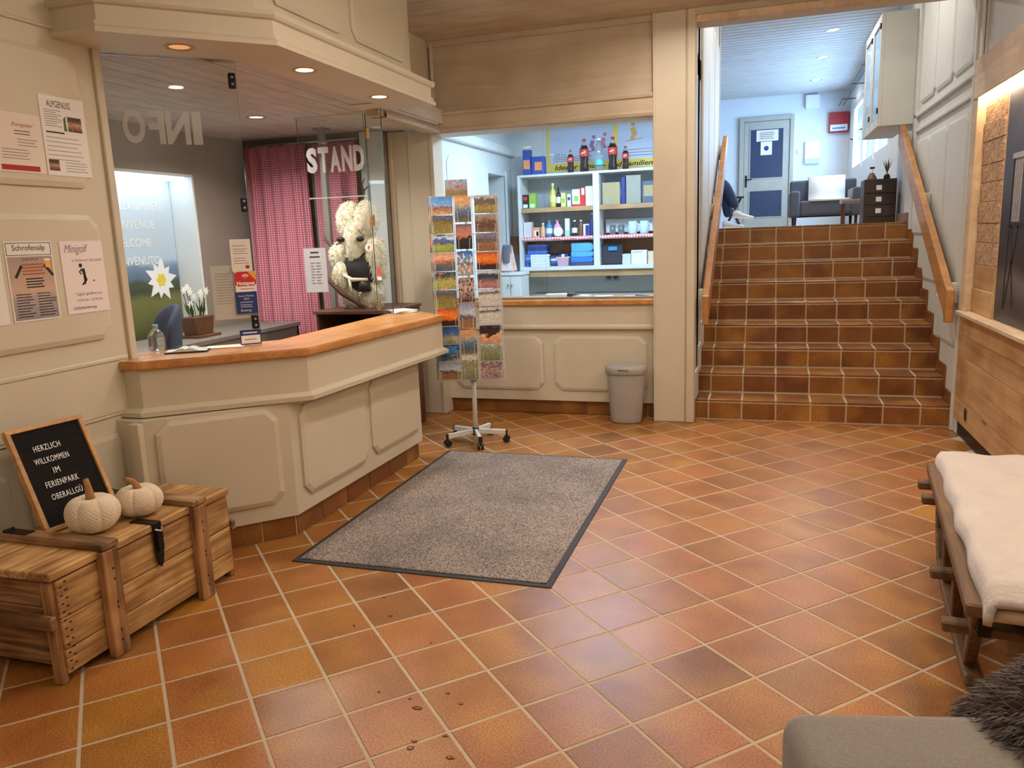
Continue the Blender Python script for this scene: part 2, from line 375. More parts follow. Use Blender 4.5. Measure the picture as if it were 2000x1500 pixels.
planky = wood('oak_wainscot', (214, 178, 132), (184, 144, 100), 1, 0.55, 0.55, dark=(212, 192, 168), knots=True, rnd=0.07)
planklight = wood('light_spruce', (224, 202, 172), (204, 180, 148), 1, 0.8, 0.55)
chestwood = wood('old_pine', (204, 164, 108), (146, 106, 62), 1, 1.5, 0.7, dark=(208, 190, 168), knots=True, rnd=0.10, con=0.15)
chestgrey = wood('old_pine_weathered', (182, 138, 94), (112, 82, 54), 0, 1.4, 0.75, dark=(180, 165, 148), rnd=0.12, con=0.14)
chestv = wood('old_pine_upright', (188, 142, 94), (128, 90, 56), 2, 1.4, 0.75, dark=(190, 172, 150), rnd=0.12, con=0.14)
sledwood = wood('sled_ash', (128, 96, 64), (92, 66, 42), 1, 1.4, 0.6)
brownwood = wood('walnut_box', (110, 66, 38), (78, 44, 26), 0, 1.0, 0.5)
darkwood = mat('dark_wenge', (58, 40, 36), 0.45, var=0.15, scale=20)
frameoak = wood('board_frame_oak', (206, 160, 104), (184, 136, 82), 2, 1.5, 0.5)
grout = mat('light_grout', (184, 165, 140), 0.9, var=0.06, scale=30, bump=0.2)
STOPS = [(0.0, (168, 108, 56)), (0.2, (179, 115, 61)), (0.4, (187, 121, 66)), (0.58, (177, 117, 56)), (0.74, (187, 127, 57)), (0.88, (158, 104, 57)), (1.0, (193, 135, 55))]
tileA = tile_mat('terracotta_tile', False, STOPS)
tileB = tile_mat('terracotta_tile_far', True, STOPS)
STOPS2 = [(0.0, (130, 82, 52)), (0.3, (142, 90, 53)), (0.6, (152, 99, 51)), (0.8, (158, 104, 50)), (1.0, (134, 84, 54))]
tileS = tile_mat('terracotta_stair_tile', False, STOPS2)
glass = glass_mat('clear_glass'); glassedge = mat('glass_edge_green', (60, 88, 80), 0.2, var=0)
black_metal = mat('black_metal', (38, 34, 32), 0.45, 0.6); steel = mat('brushed_steel', (170, 168, 164), 0.35, 0.9)
whitemetal = mat('white_coated_steel', (214, 212, 206), 0.4); plastic_black = mat('black_plastic', (28, 28, 30), 0.4)
greyplastic = mat('grey_plastic', (168, 166, 162), 0.45, var=0.02)
paper = mat('white_paper', (232, 226, 220), 0.75, var=0.01); paperwarm = mat('cream_paper', (228, 214, 200), 0.75, var=0.02)
ink = mat('black_ink', (30, 28, 30), 0.7, var=0); inkgrey = mat('grey_ink', (120, 112, 112), 0.7, var=0); inkred = mat('red_ink', (170, 40, 46), 0.7, var=0)
whiteprint = mat('white_print', (240, 240, 240), 0.6, var=0); frost = mat('frosted_white_film', (200, 197, 192), 0.7, var=0.01); frost.node_tree.nodes['Principled BSDF'].inputs['Alpha'].default_value = 0.55
curtainm = gingham('red_gingham_curtain', (176, 52, 82), (222, 176, 188), 1)
clothm = gingham('red_gingham_cloth', (205, 80, 90), (240, 214, 214), 1)
fabricgrey = mat('grey_wool_fabric', (132, 124, 116), 0.95, var=0.12, scale=160, bump=0.3, bscale=300, sheen=0.3)
fabricdark = mat('charcoal_fabric', (86, 86, 94), 0.95, var=0.08, scale=120, sheen=0.2)
bluefabric = mat('navy_fabric', (44, 56, 84), 0.9, var=0.06)
fleece = mat('cream_fleece', (204, 194, 187), 0.95, var=0.04, scale=14, bump=0.7, bscale=70, sheen=0.4)
furcream = mat('cream_fur', (230, 222, 200), 0.95, var=0.10, scale=30, sheen=0.3)
furdark = mat('taupe_fur', (86, 72, 64), 0.8, var=0.35, scale=25, sheen=0.4)
knit = mat('cream_knit', (226, 208, 182), 0.95, var=0.05, scale=30, sheen=0.3)
cork = mat('brown_felt', (166, 118, 74), 0.9, var=0.05)
# ------------------------------------------------------------------ floor and tiles
S = 0.25
TX0, TY0 = 0.17921951, 3.02028768
def tpos(i, j): return (TX0 + (i + j) * R2 * S, TY0 + (i - j) * R2 * S)
fl = MB(); fl.box(-4.6, 1.5, -2.7, 8.7, -0.12, -0.0016)
floor = struct(fl.build('floor', grout))
hs = (S - 0.0115) / 2
def tile_poly(h): return [(0, -h * 2 * R2), (h * 2 * R2, 0), (0, h * 2 * R2), (-h * 2 * R2, 0)]
mb = MB(); mb.frustum(tile_poly(hs), -0.012, tile_poly(hs), -0.0012); mb.frustum(tile_poly(hs), -0.0012, tile_poly(hs - 0.0015), 0.0)
proto_tile = mb.build('floor_tile', tileA, floor)
cells = []
camloc = Vector((0, 0, 1.466))
for i in range(-26, 30):
    for j in range(-26, 30):
        x, y = tpos(i + 0.5, j + 0.5)
        if -2.9 < x < 1.36 and -2.55 < y < 6.28:
            d = Vector((x, y, 0)) - camloc
            cz = d.dot(RZ); u = 1000 + 1525 * d.dot(RX) / max(cz, .01); v = 750 + 1525 * d.dot(RY) / max(cz, .01)
            inv = cz > 0.3 and -90 < u < 2090 and 700 < v < 1590
            if inv and (-2.09 < x < -0.83 and 2.98 < y < 4.93): inv = False      # under the mat
            if inv and x < -2.3 and y > 3.3: inv = False                           # under the counter
            if inv and (-2.75 < x < -2.33 and 1.95 < y < 2.7): inv = False         # under the chest
            cells.append((0 if inv else 1, cz, x, y))
cells.sort()
rest = MB(); first = True
for k, (hid, cz, x, y) in enumerate(cells):
    if not hid and k < 300:
        if first: o = proto_tile; first = False
        else: o = inst(proto_tile, 'floor_tile', floor)
        o.location = (x, y, random.uniform(-0.0002, 0.0002)); o.rotation_euler = (random.gauss(0, 0.0012), random.gauss(0, 0.0012), 0)
    else:
        q = [(x + a, y + b) for a, b in tile_poly(hs)]; q2 = [(x + a, y + b) for a, b in tile_poly(hs - 0.0018)]
        rest.frustum(q, -0.012, q, -0.0012); rest.frustum(q, -0.0012, q2, 0.0)
rest_tiles = rest.build('floor_tiles_beyond', tileB, floor, kind='stuff')

# ------------------------------------------------------------------ stairs up to the landing
Y0, TG, TH, SXL, SXR = 6.18, 0.28, 0.164, -0.50, 1.31
LZ = 9 * TH
mb = MB()
for k in range(9):
    y1 = Y0 + (k + 1) * TG if k < 8 else 16.2
    mb.box(SXL, SXR, Y0 + k * TG - 0.004, y1, k * TH if k == 0 else k * TH - 0.05, (k + 1) * TH - 0.003)
stairs = struct(mb.build('stairs', grout))
joints = [SXL] + [0.107 + 0.25 * n for n in range(-2, 5)] + [SXR]
def tile_box(x0, x1, y0, y1, z0, z1, name, parent, m=tileS, bev=0.003):
    cx, cy, cz = (x0 + x1) / 2, (y0 + y1) / 2, (z0 + z1) / 2
    t = MB(); t.box(x0 - cx, x1 - cx, y0 - cy, y1 - cy, z0 - cz, z1 - cz)
    return t.build(name, m, parent, loc=(cx, cy, cz), bevel=bev)
g = 0.0045
for k in range(9):
    yf = Y0 + k * TG
    cache_r = {}; cache_t = {}
    for a, b in zip(joints[:-1], joints[1:]):
        key = round(b - a, 3)
        x0, x1 = a + g, b - g
        tile_box(x0, x1, yf - 0.006, yf + 0.004, k * TH + 0.009, (k + 1) * TH - 0.027, 'riser_tile', stairs)
        if k < 8: tile_box(x0, x1, yf - 0.010, yf + TG - 0.014, (k + 1) * TH - 0.018, (k + 1) * TH, 'tread_tile', stairs, bev=0.006)
        else: tile_box(x0, x1, yf - 0.010, yf + 0.26, (k + 1) * TH - 0.018, (k + 1) * TH, 'tread_tile', stairs)
    # skirting tiles against the right wall
    tile_box(SXR - 0.016, SXR - 0.002, yf + 0.004, yf + TG - 0.002 if k < 8 else yf + 0.6, (k + 1) * TH + 0.003, (k + 1) * TH + 0.085, 'skirting_tile', stairs, bev=0.002)
    tile_box(SXR - 0.016, SXR - 0.002, yf - 0.075, yf - 0.012, k * TH + 0.088, (k + 1) * TH + 0.083, 'skirting_tile', stairs, bev=0.002)

# ------------------------------------------------------------------ left wall
mb = MB(); mb.box(-3.0, -2.85, -2.6, 2.91, 0, 3.02)
wl = struct(mb.build('wall_left', cream))
def lpanel(y0, y1, z0, z1, name='panel', th=0.020, cut=0.05): return raised_panel(wl, frame_left((y0 + y1) / 2, (z0 + z1) / 2), y1 - y0, z1 - z0, cream, th, cut, name)
for a, b in ((-2.4, -0.75), (-0.68, 1.05), (1.12, 2.835)):
    lpanel(a, b, 1.745, 2.30); lpanel(a, b, 1.083, 1.63)
for a, b in ((-0.6, 0.25), (0.33, 1.2), (1.28, 2.215), (2.31, 2.835)): lpanel(a, b, 0.10, 0.645)
for nm, z0, z1, th in (('picture_rail', 2.385, 2.40, 0.012), ('chair_rail', 0.972, 0.992, 0.016), ('lower_rail', 0.72, 0.735, 0.010)):
    t = MB(); t.box(-2.852, -2.85 + th, -2.5, 2.905, z0, z1); t.build(nm, cream, wl, bevel=0.004)
t = MB(); t.box(-2.852, -2.838, -2.5, 2.905, 0.735, 0.972); t.build('rail_board', cream, wl, bevel=0.003)
# frame post at the end of the wall
t = MB(); t.box(-3.0, -2.862, 2.91, 2.937, 0.0, 2.36); t.box(-2.99, -2.845, 2.937, 2.978, 0.0, 2.36)
t.build('end_post', cream, wl, bevel=0.004)

# ------------------------------------------------------------------ back wall behind the camera, ceiling
mb = MB(); mb.box(-3.0, 1.5, -2.75, -2.6, 0, 3.02); struct(mb.build('wall_back', cream))
mb = MB(); mb.box(-3.0, 1.5, -2.75, 6.2, 3.03, 3.15); ceil = struct(mb.build('ceiling', ceilwood))
y = 6.19
while y > -2.6:
    t = MB(); w_ = 0.27
    t.box(-2.6 if y > 5.2 else -3.0, 1.31, y - w_ + 0.004, y - 0.004, 3.012, 3.03); t.build('ceiling_plank', ceilwood, ceil, bevel=0.003)
    y -= w_

# ------------------------------------------------------------------ right wall: wainscot, niche, stair panels
mb = MB(); mb.box(1.33, 1.5, -2.6, 5.99, 0, 3.02); mb.box(1.31, 1.5, 5.99, 8.75, 0, 3.9)
wr = struct(mb.build('wall_right', greywhite))
frame_right = lambda y, z, x=1.31: frame((x, y, z), (0, -1, 0))
def rpanel(y0, y1, z0, z1, th=0.02): return raised_panel(wr, frame_right((y0 + y1) / 2, (z0 + z1) / 2), y1 - y0, z1 - z0, greywhite, th, 0.05)
for a, b in ((6.17, 6.79), (6.82, 7.45), (7.49, 8.10)): rpanel(a, b, 2.50, 3.55)
for a, b in ((6.20, 6.83), (6.86, 7.52), (7.55, 8.15)):
    zb = 0.20 + (b - Y0) / TG * TH
    w_, h_ = b - a, 2.185 - zb
    raised_panel(wr, frame_right((a + b) / 2, (2.185 + zb) / 2), w_, h_, greywhite, 0.02, 0.05)
for z0, z1, th in ((2.395, 2.43, 0.03), (2.265, 2.30, 0.022)):
    t = MB(); t.box(1.31 - th, 1.315, 6.05, 8.3, z0, z1); t.build('rail_moulding', greywhite, wr, bevel=0.006)
for y0, y1, x0 in ((6.075, 6.13, 1.285), (5.99, 6.075, 1.30), (8.19, 8.27, 1.28)):
    t = MB(); t.box(x0, 1.32, y0, y1, 0.0 if y0 < 8 else 1.4, 3.9 if y0 > 6.1 or y0 > 8 else 3.01); t.build('pilaster_strip', greywhite, wr, bevel=0.006)
# white stepped lining boards above the stair skirting
for k in range(8):
    t = MB(); t.box(1.300, 1.312, Y0 + k * TG - 0.06, Y0 + (k + 1) * TG - 0.064, (k + 1) * TH + 0.088, (k + 1) * TH + 0.40); t.build('lining_board', greywhite, wr, bevel=0.002)
# wainscot planks
pz = [0.10, 0.255, 0.40, 0.555, 0.70, 0.845]
for a, b in zip(pz[:-1], pz[1:]):
    for y0, y1 in ((1.6, 3.9), (3.903, 6.14)):
        t = MB(); t.box(-0.012, 0.018, (y0 - y1) / 2, (y1 - y0) / 2, a - (a + b) / 2 + 0.0015, b - (a + b) / 2 - 0.0015)
        t.build('wainscot_plank', planky, wr, loc=(1.31, (y0 + y1) / 2, (a + b) / 2), bevel=0.002)
t = MB(); t.box(1.315, 1.335, 1.6, 6.13, 0.0, 0.10); t.build('plinth', black_metal, wr)
t = MB(); t.box(1.235, 1.335, 1.6, 5.93, 0.847, 0.874); t.build('ledge', planklight, wr, bevel=0.004)
t = MB(); t.box(1.26, 1.335, 1.6, 5.95, 2.225, 2.47); t.build('niche_beam', planklight, wr, bevel=0.004)
t = MB(); t.box(1.27, 1.335, 5.865, 5.99, 0.874, 2.225); t.build('niche_jamb', planklight, wr, bevel=0.003)
stonem, N, L, b = newmat('stone_print')
tc = N.new('ShaderNodeTexCoord'); n1 = N.new('ShaderNodeTexNoise'); n1.inputs['Scale'].default_value = 13; n1.inputs['Detail'].default_value = 8; n1.inputs['Distortion'].default_value = 1.5
mp = N.new('ShaderNodeMapping'); mp.inputs['Scale'].default_value = (1, 1, 2.2); L.new(tc.outputs['Object'], mp.inputs[0]); L.new(mp.outputs[0], n1.inputs['Vector'])
r_ = N.new('ShaderNodeValToRGB'); e = r_.color_ramp.elements; e[0].position = 0.3; e[1].position = 0.7; e[0].color = (*lin((140, 108, 80)), 1); e[1].color = (*lin((206, 170, 134)), 1)
L.new(n1.outputs['Fac'], r_.inputs['Fac']); L.new(r_.outputs['Color'], b.inputs['Base Color'])
bp = N.new('ShaderNodeBump'); bp.inputs['Strength'].default_value = 0.6; bp.inputs['Distance'].default_value = 0.02; L.new(n1.outputs['Fac'], bp.inputs['Height']); L.new(bp.outputs['Normal'], b.inputs['Normal']); b.inputs['Roughness'].default_value = 0.8
zz = 0.874
for i, h in enumerate((0.16, 0.15, 0.14, 0.12, 0.13, 0.12, 0.11, 0.14, 0.12, 0.161)):
    t = MB(); t.box(-0.004, 0.03, -0.24, 0.24, -h / 2 + 0.001, h / 2 - 0.001); t.build('stone_veneer', stonem if i > 1 else planky, wr, loc=(1.318 + random.uniform(-.006, .004), 5.61, zz + h / 2), bevel=0.003); zz += h
ledm = emat('led_strip_glow', (255, 226, 186), 48)
t = MB(); t.box(1.285, 1.305, 1.7, 5.86, 2.212, 2.2245); led = t.build('led_strip', ledm); tag(led, 'warm LED strip glowing under the timber beam above the mural', 'led strip')
t = MB(); t.box(1.32, 1.33, 5.352, 5.366, 0.874, 2.225); t.build('edge_bead', planklight, wr)

# mural: black-and-white photo print with an old sled
muralm = picture('mural_print', [(0.0, (72, 68, 68)), (0.12, (104, 98, 96)), (0.24, (50, 46, 48)), (0.42, (40, 38, 42)), (0.65, (66, 62, 68)), (1.0, (104, 98, 104))], 2.6, 0.22, 0.45, 3, None, 7)
M = frame((1.325, 4.2, 1.55), (0, -1, 0)); t = MB(); t.box(-1.15, 1.15, -0.674, 0.674, -0.004, 0.004)
mural = t.build('photo_mural', muralm, M=M); tag(mural, 'large dark black-and-white photo mural of a wooden chair under the beam', 'mural')
chp = mat('mural_light_print', (176, 172, 174), 0.6, var=0.15, scale=40); chd = mat('mural_dark_print', (26, 24, 28), 0.6, var=0.1)
t = MB()
for i in range(5): t.box(-0.93 + i * 0.030, -0.918 + i * 0.030, -0.10, 0.235, 0.004, 0.006)
t.box(-0.99, -0.70, 0.245, 0.275, 0.004, 0.006); t.build('print_backrest', chp, mural)
t = MB(); t.bar((-0.96, 0.25, 0.005), (-0.98, -0.60, 0.005), 0.02, 0.002, up=(0, 0, 1)); t.bar((-0.93, -0.12, 0.005), (-0.80, -0.58, 0.005), 0.02, 0.002); t.bar((-0.80, -0.12, 0.005), (-0.96, -0.58, 0.005), 0.02, 0.002); t.bar((-0.97, -0.12, 0.005), (-0.65, -0.12, 0.005), 0.03, 0.002)
t.build('print_legs', chd, mural)
# socket in wainscot
t = MB(); t.prism(cutrect(-0.03, 0.03, -0.045, 0.045, 0.012), 0, 0.006); t.prism(cutrect(-0.021, 0.021, -0.036, 0.036, 0.01), 0.006, 0.0075, mi=1)
sk = t.build('wall_socket', [steel, black_metal], M=frame((1.298, 5.72, 0.20), (0, -1, 0))); tag(sk, 'small dark recessed outlet low on the oak wainscot', 'outlet')

# ------------------------------------------------------------------ pillar, opening to the stairs, shop front
mb = MB(); mb.box(-0.80, -0.50, 6.06, 6.45, 0, 3.02); pil = struct(mb.build('wall_pillar', cream))
t = MB(); t.box(-0.792, -0.565, 6.045, 6.065, 0, 3.012); t.build('face_board', ashwood if False else cream, pil, bevel=0.004)
t = MB(); t.box(-0.556, -0.495, 6.035, 6.10, 0, 3.012); t.build('casing', cream, pil, bevel=0.006)
t = MB(); t.box(-0.803, -0.785, 6.04, 6.10, 0, 3.012); t.build('edge_bead', cream, pil, bevel=0.004)
mb = MB(); mb.box(-0.52, 1.33, 6.05, 6.30, 2.93, 3.9); hd = struct(mb.build('trim_1', cream))
t = MB(); t.box(-0.50, 1.31, 6.03, 6.12, 2.915, 2.965); t.build('header_moulding', planklight, hd, bevel=0.008)
t = MB(); t.box(-0.50, 1.31, 6.04, 6.10, 2.965, 3.012); t.build('header_board', ashwood, hd, bevel=0.003)
# upper wall over the shop window
mb = MB(); mb.box(-2.60, -0.79, 6.10, 6.28, 2.32, 3.02); up = struct(mb.build('wall_shop_front', ashwood))
t = MB(); t.box(-2.60, -0.80, 6.075, 6.105, 2.965, 3.012); t.build('top_rail', ashwood, up, bevel=0.004)
t = MB(); t.box(-2.565, -2.545, 6.065, 6.105, 2.47, 2.99); t.build('corner_bead', cream, up, bevel=0.005)
pth = [(-2.50, 5.08), (-2.50, 6.02), (-0.80, 6.02)]
t = MB(); sweep(t, pth, [(-0.10, 2.305), (0.012, 2.305), (0.018, 2.325), (0.006, 2.342), (0.0, 2.345), (0.0, 2.43), (0.012, 2.438), (0.016, 2.455), (0.0, 2.468), (-0.10, 2.47)])
t.build('lintel_fascia', ashwood, up)
t = MB(); t.box(-2.60, -2.503, 5.0, 6.08, 2.31, 2.466); t.box(-2.6, -0.80, 6.025, 6.11, 2.31, 2.466); t.build('lintel_core', ashwood, up)
t = MB(); t.box(-2.72, -2.585, 5.0, 6.12, 2.36, 3.02); t.build('return_wall', cream, up)
# soffit under the lintel
t = MB(); t.box(-2.59, -0.80, 6.02, 6.29, 2.300, 2.312); t.build('lintel_soffit', ashwood, up)
# left post of the shop front and return
mb = MB(); mb.box(-2.97, -2.59, 6.06, 6.24, 0, 2.345); wp = struct(mb.build('wall_post', cream))
for x0, x1, yy in ((-2.965, -2.93, 6.035), (-2.795, -2.60, 6.05), (-2.60, -2.565, 6.04)):
    t = MB(); t.box(x0, x1, yy, 6.07 if x0 < -2.61 else 6.24, 0, 2.345); t.build('casing', cream, wp, bevel=0.005)
# shop counter
sc = thing('shop_counter', 'cream panelled shop counter with wooden worktop edge beside the pillar', 'counter', (-1.7, 6.3, 0))
def loc_box(par, name, m, x0, x1, y0, y1, z0, z1, bevel=0.003):
    l = par.location; t = MB(); t.box(x0 - l.x, x1 - l.x, y0 - l.y, y1 - l.y, z0 - l.z, z1 - l.z); return t.build(name, m, par, bevel=bevel)
loc_box(sc, 'body', cream, -2.585, -0.805, 6.165, 6.62, 0.115, 0.905)
bk = [-2.585, -2.335, -2.09, -1.85, -1.612, -1.37, -1.12, -0.87, -0.805]
for a, b in zip(bk[:-1], bk[1:]):
    t = MB(); t.box(a + .003, b - .003, -0.006, 0.006, 0.004, 0.112); o = t.build('plinth_tile', tileS, sc, loc=(1.7, -0.10, 0), bevel=0.002)
loc_box(sc, 'plinth', grout, -2.585, -0.805, 6.203, 6.55, 0.0, 0.115)
M = frame((0, 0, 0), (1, 0, 0))
for x0, x1 in ((-2.50, -1.725), (-1.628, -0.87)):
    raised_panel(sc, frame(((x0 + x1) / 2 + 1.7, 6.165 - 6.3, 0.435), (1, 0, 0)), x1 - x0, 0.455, cream, 0.016, 0.06)
t = MB(); sweep(t, [(-0.885, -0.16), (0.895, -0.16)], [(-0.03, 0.715), (0.0, 0.715), (0.012, 0.722), (0.012, 0.742), (0.002, 0.752), (0, 0.755), (0, 0.91), (-0.03, 0.91)]); t.build('fascia', cream, sc)
wt = MB(); wt.box(-2.585, -0.805, 6.115, 6.62, 0.912, 0.955); wto = wt.build('shop_worktop', countertop, bevel=0.006); tag(wto, 'narrow orange-brown worktop edge on the shop counter', 'worktop')
wt = MB(); wt.box(-2.585, -0.805, 6.20, 6.24, 0.955, 0.972); o = wt.build('glass_rail', steel, bevel=0.002); tag(o, 'brushed metal rail holding the shop glass on the worktop', 'rail')

# ------------------------------------------------------------------ reception counter
def path_body(): return [(-2.86, 2.80), (-2.70, 2.80), (-2.235, 3.27), (-2.215, 4.77), (-2.62, 4.77)]
rc = thing('reception_counter', 'angled cream panelled reception counter with chamfered raised panels', 'counter', (0, 0, 0))
pb = path_body()
t = MB(); poly = pb + [(-2.62, 3.45), (-2.95, 3.10)]
t.prism(poly, 0.112, 0.70); t.build('body', cream, rc, bevel=0.003)
pk = offset_path(pb[:], -0.025)
t = MB(); t.prism(pk + [(-2.60, 3.45), (-2.95, 3.10)], 0.0, 0.112); t.build('plinth', grout, rc)
fr = frame((-2.225 + 0.004, 3.0, 0), (0, 1, 0))
dv = Vector((0.02, 1.5, 0)).normalized()
def sidepanel(y0, y1, z0, z1):
    ym = (y0 + y1) / 2; x = -2.235 + 0.02 * (ym - 3.27) / 1.5
    raised_panel(rc, frame((x, ym, (z0 + z1) / 2), dv), y1 - y0, z1 - z0, cream, 0.022, 0.055)
sidepanel(3.335, 4.005, 0.195, 0.672); sidepanel(4.065, 4.735, 0.205, 0.672)
da = Vector((0.465, 0.47, 0)).normalized(); la = math.hypot(0.465, 0.47)
raised_panel(rc, frame((-2.70 + da.x * la * 0.49, 2.80 + da.y * la * 0.49, 0.442), da), 0.555, 0.485, cream, 0.022, 0.055)
t = MB(); t.box(-2.755, -2.70, 2.77, 2.81, 0.0, 0.69); t.build('end_post', cream, rc, bevel=0.004)
# plinth tiles along the front
segs = [(pk[1], pk[2], [0.0, 0.22, 0.47, 0.64]), (pk[2], pk[3], [0.0, 0.24, 0.50, 0.765, 1.02, 1.27, 1.5])]
for a, b, js in segs:
    d = Vector((b[0] - a[0], b[1] - a[1], 0)); ln = d.length; d.normalize()
    for s0, s1 in zip(js[:-1], js[1:]):
        s1 = min(s1, ln); w_ = s1 - s0
        t = MB(); t.box(-w_ / 2 + 0.004, w_ / 2 - 0.004, 0.004, 0.108, -0.004, 0.006)
        t.build('plinth_tile', tileS, rc, M=frame((a[0] + d.x * (s0 + w_ / 2), a[1] + d.y * (s0 + w_ / 2), 0), d), bevel=0.002)
pl = [(-2.99, 2.845), (-2.735, 2.84), (-2.135, 3.335), (-2.06, 4.92), (-2.52, 5.30)]
t = MB(); sweep(t, pl, [(-0.13, 0.675), (-0.085, 0.675), (-0.072, 0.69), (-0.06, 0.70), (-0.012, 0.70), (0.008, 0.706), (0.010, 0.728), (-0.018, 0.742), (-0.024, 0.745), (-0.024, 0.925), (-0.3, 0.925)]); t.build('fascia', cream, rc)
wtp = pl + [(-2.54, 5.0), (-2.50, 3.62), (-2.96, 3.16), (-3.0, 3.05)]
t = MB(); t.prism(wtp, 0.924, 0.966); wtop = t.build('counter_worktop', countertop, bevel=0.007, seg=2); tag(wtop, 'angled orange-brown beech worktop on the reception counter', 'worktop')

# ------------------------------------------------------------------ canopy over the counter, with wall cabinets above
pc = [(-2.99, 2.72), (-2.61, 2.72), (-2.105, 3.245), (-2.12, 5.09), (-2.62, 5.09)]
mb = MB(); sweep(mb, pc, [(-0.30, 2.352), (0.0, 2.352), (0.0, 2.372), (-0.018, 2.388), (-0.022, 2.39), (-0.022, 2.462), (-0.008, 2.468), (0.0, 2.48), (0.0, 2.498), (-0.03, 2.505), (-0.30, 2.505)])
canopy = struct(mb.build('trim_2', cream), 'stepped cream canopy fascia over the reception counter', 'canopy')
ins = [(-2.87, 3.0), (-2.84, 2.99), (-2.44, 3.39), (-2.46, 5.09), (-2.55, 5.15), (-2.55, 6.06), (-2.97, 6.06), (-2.97, 5.92)]
sof = MB(); sof.prism([(-2.86, 2.73), (-2.62, 2.73), (-2.12, 3.25), (-2.135, 5.08), (-2.46, 5.08), (-2.46, 3.40), (-2.86, 3.0)], 2.354, 2.40); sof.build('soffit', cream, canopy)
sof = MB(); sof.box(-2.97, -2.53, 5.08, 6.06, 2.354, 2.40); sof.build('soffit_end', cream, canopy)
puc = [(-2.86, 2.80), (-2.66, 2.80), (-2.25, 3.30), (-2.25, 5.0), (-2.62, 5.0)]
mb = MB(); mb.prism(puc + [(-2.86, 5.0)], 2.50, 3.02); uc = mb.build('wall_cabinet_body', cream, canopy)
for y0, y1 in ((3.42, 4.12), (4.205, 4.92)): raised_panel(canopy, frame((-2.25, (y0 + y1) / 2, 2.83), (0, 1, 0)), y1 - y0, 0.47, cream, 0.02, 0.055, 'cabinet_door')
d2 = Vector((0.41, 0.5, 0)).normalized(); raised_panel(canopy, frame((-2.455, 3.05, 2.83), d2), 0.52, 0.47, cream, 0.02, 0.055, 'cabinet_door')

# downlights -----------------------------------------------------------
lampglow = emat('lamp_glow_warm', (255, 214, 150), 14); lampdim = emat('lamp_glow_dim', (255, 190, 120), 0.5); brass = mat('brass_ring', (190, 150, 100), 0.35, 0.8)
def downlight(x, y, z, label, lit=True, power=0, color=WARM, r=0.052, group='recessed downlights', glow=None, spread=150, ring=None):
    t = thing('downlight', label, 'downlight', (x, y, z), group=group)
    m = MB(); n = 24
    prof = [(r * 1.25, 0.0), (r * 1.28, -0.003), (r * 1.2, -0.006), (r, -0.004), (r, 0.0)]
    vs = []; fs = []
    for (rr, zz_) in prof:
        for j in range(n): a = 2 * math.pi * j / n; vs.append((rr * math.cos(a), rr * math.sin(a), zz_))
    for i in range(len(prof) - 1):
        for j in range(n): fs.append((i * n + j, i * n + (j + 1) % n, (i + 1) * n + (j + 1) % n, (i + 1) * n + j))
    m.add(vs, fs); m.build('ring', ring or brass, t, smooth=True)
    m = MB(); m.lathe([(r * 0.98, -0.001), (r * 0.7, -0.003), (r * .3, -0.004)], n); m.build('lens', (glow or lampglow) if lit else lampdim, t, smooth=True)
    if power:
        l = area('downlight_beam', (x, y, z - 0.012), (0, 0, -1), r * 1.9, power, color, spread=spread)
    return t
downlight(-2.502, 3.081, 2.354, 'dim recessed lamp in the canopy nearest the left wall', False)
downlight(-2.281, 3.744, 2.354, 'glowing recessed lamp in the canopy just past its bend', True, 8)
downlight(-2.298, 4.613, 2.354, 'glowing recessed lamp near the far end of the canopy', True, 8)
downlight(-2.565, 5.301, 2.354, 'unlit recessed lamp behind the end of the canopy, near the shop window', False)
# unseen lamps added in the plank ceiling to light the hall (above and behind the camera's view)
k = 0
for x in (-0.75, 0.65):
    for y in (-1.4, 0.5, 2.3, 4.1):
        downlight(x, y, 3.012, 'added unseen hall ceiling lamp, %s row, %s from the entrance' % ('left' if x < 0 else 'right', {-1.4: 'first', .5: 'second', 2.3: 'third', 4.1: 'fourth'}[y]), True, {-1.4: 3, .5: 5, 2.3: 8, 4.1: 10}[y], WARM, 0.07, 'added hall downlights', spread=165)
for x in (-0.6,):
    downlight(x, 5.3, 3.012, 'added unseen hall ceiling lamp nearest the pillar', True, 13, WARM, 0.07, 'added hall downlights', spread=165)

for x, y in ((0.4, 7.2), (0.4, 9.2)): downlight(x, y, 3.852, 'added unseen lamp in the slatted ceiling above the %s stairs' % ('lower' if y < 8 else 'upper'), True, 26, (1, .93, .84), 0.07, 'added stair lamps', spread=165)  # added out of view to brighten the stairwell
drop = mat('water_drop', (120, 70, 28), 0.08, var=0.05)
for k, (x, y) in enumerate([(-1.389, 2.592), (-1.49, 2.734), (-1.489, 2.486), (-1.187, 2.096), (-1.07, 2.087), (-1.025, 2.046), (-0.96, 2.148), (-0.897, 2.102), (-0.963, 1.889), (-0.961, 1.858), (-0.883, 1.938), (-0.83, 1.847), (-1.145, 2.434)]):
    rr_ = [.009, .005, .007, .005, .005, .010, .007, .006, .006, .011, .008, .008, .005][k % 13]
    t = MB(); t.lathe([(rr_, 0.0003), (rr_ * .8, 0.0012), (rr_ * .3, 0.0017)], 12, sx=1.0 + .4 * (k % 3), sy=1); t.build('water_drop', drop, floor, loc=(x, y, 0.0006), smooth=True)

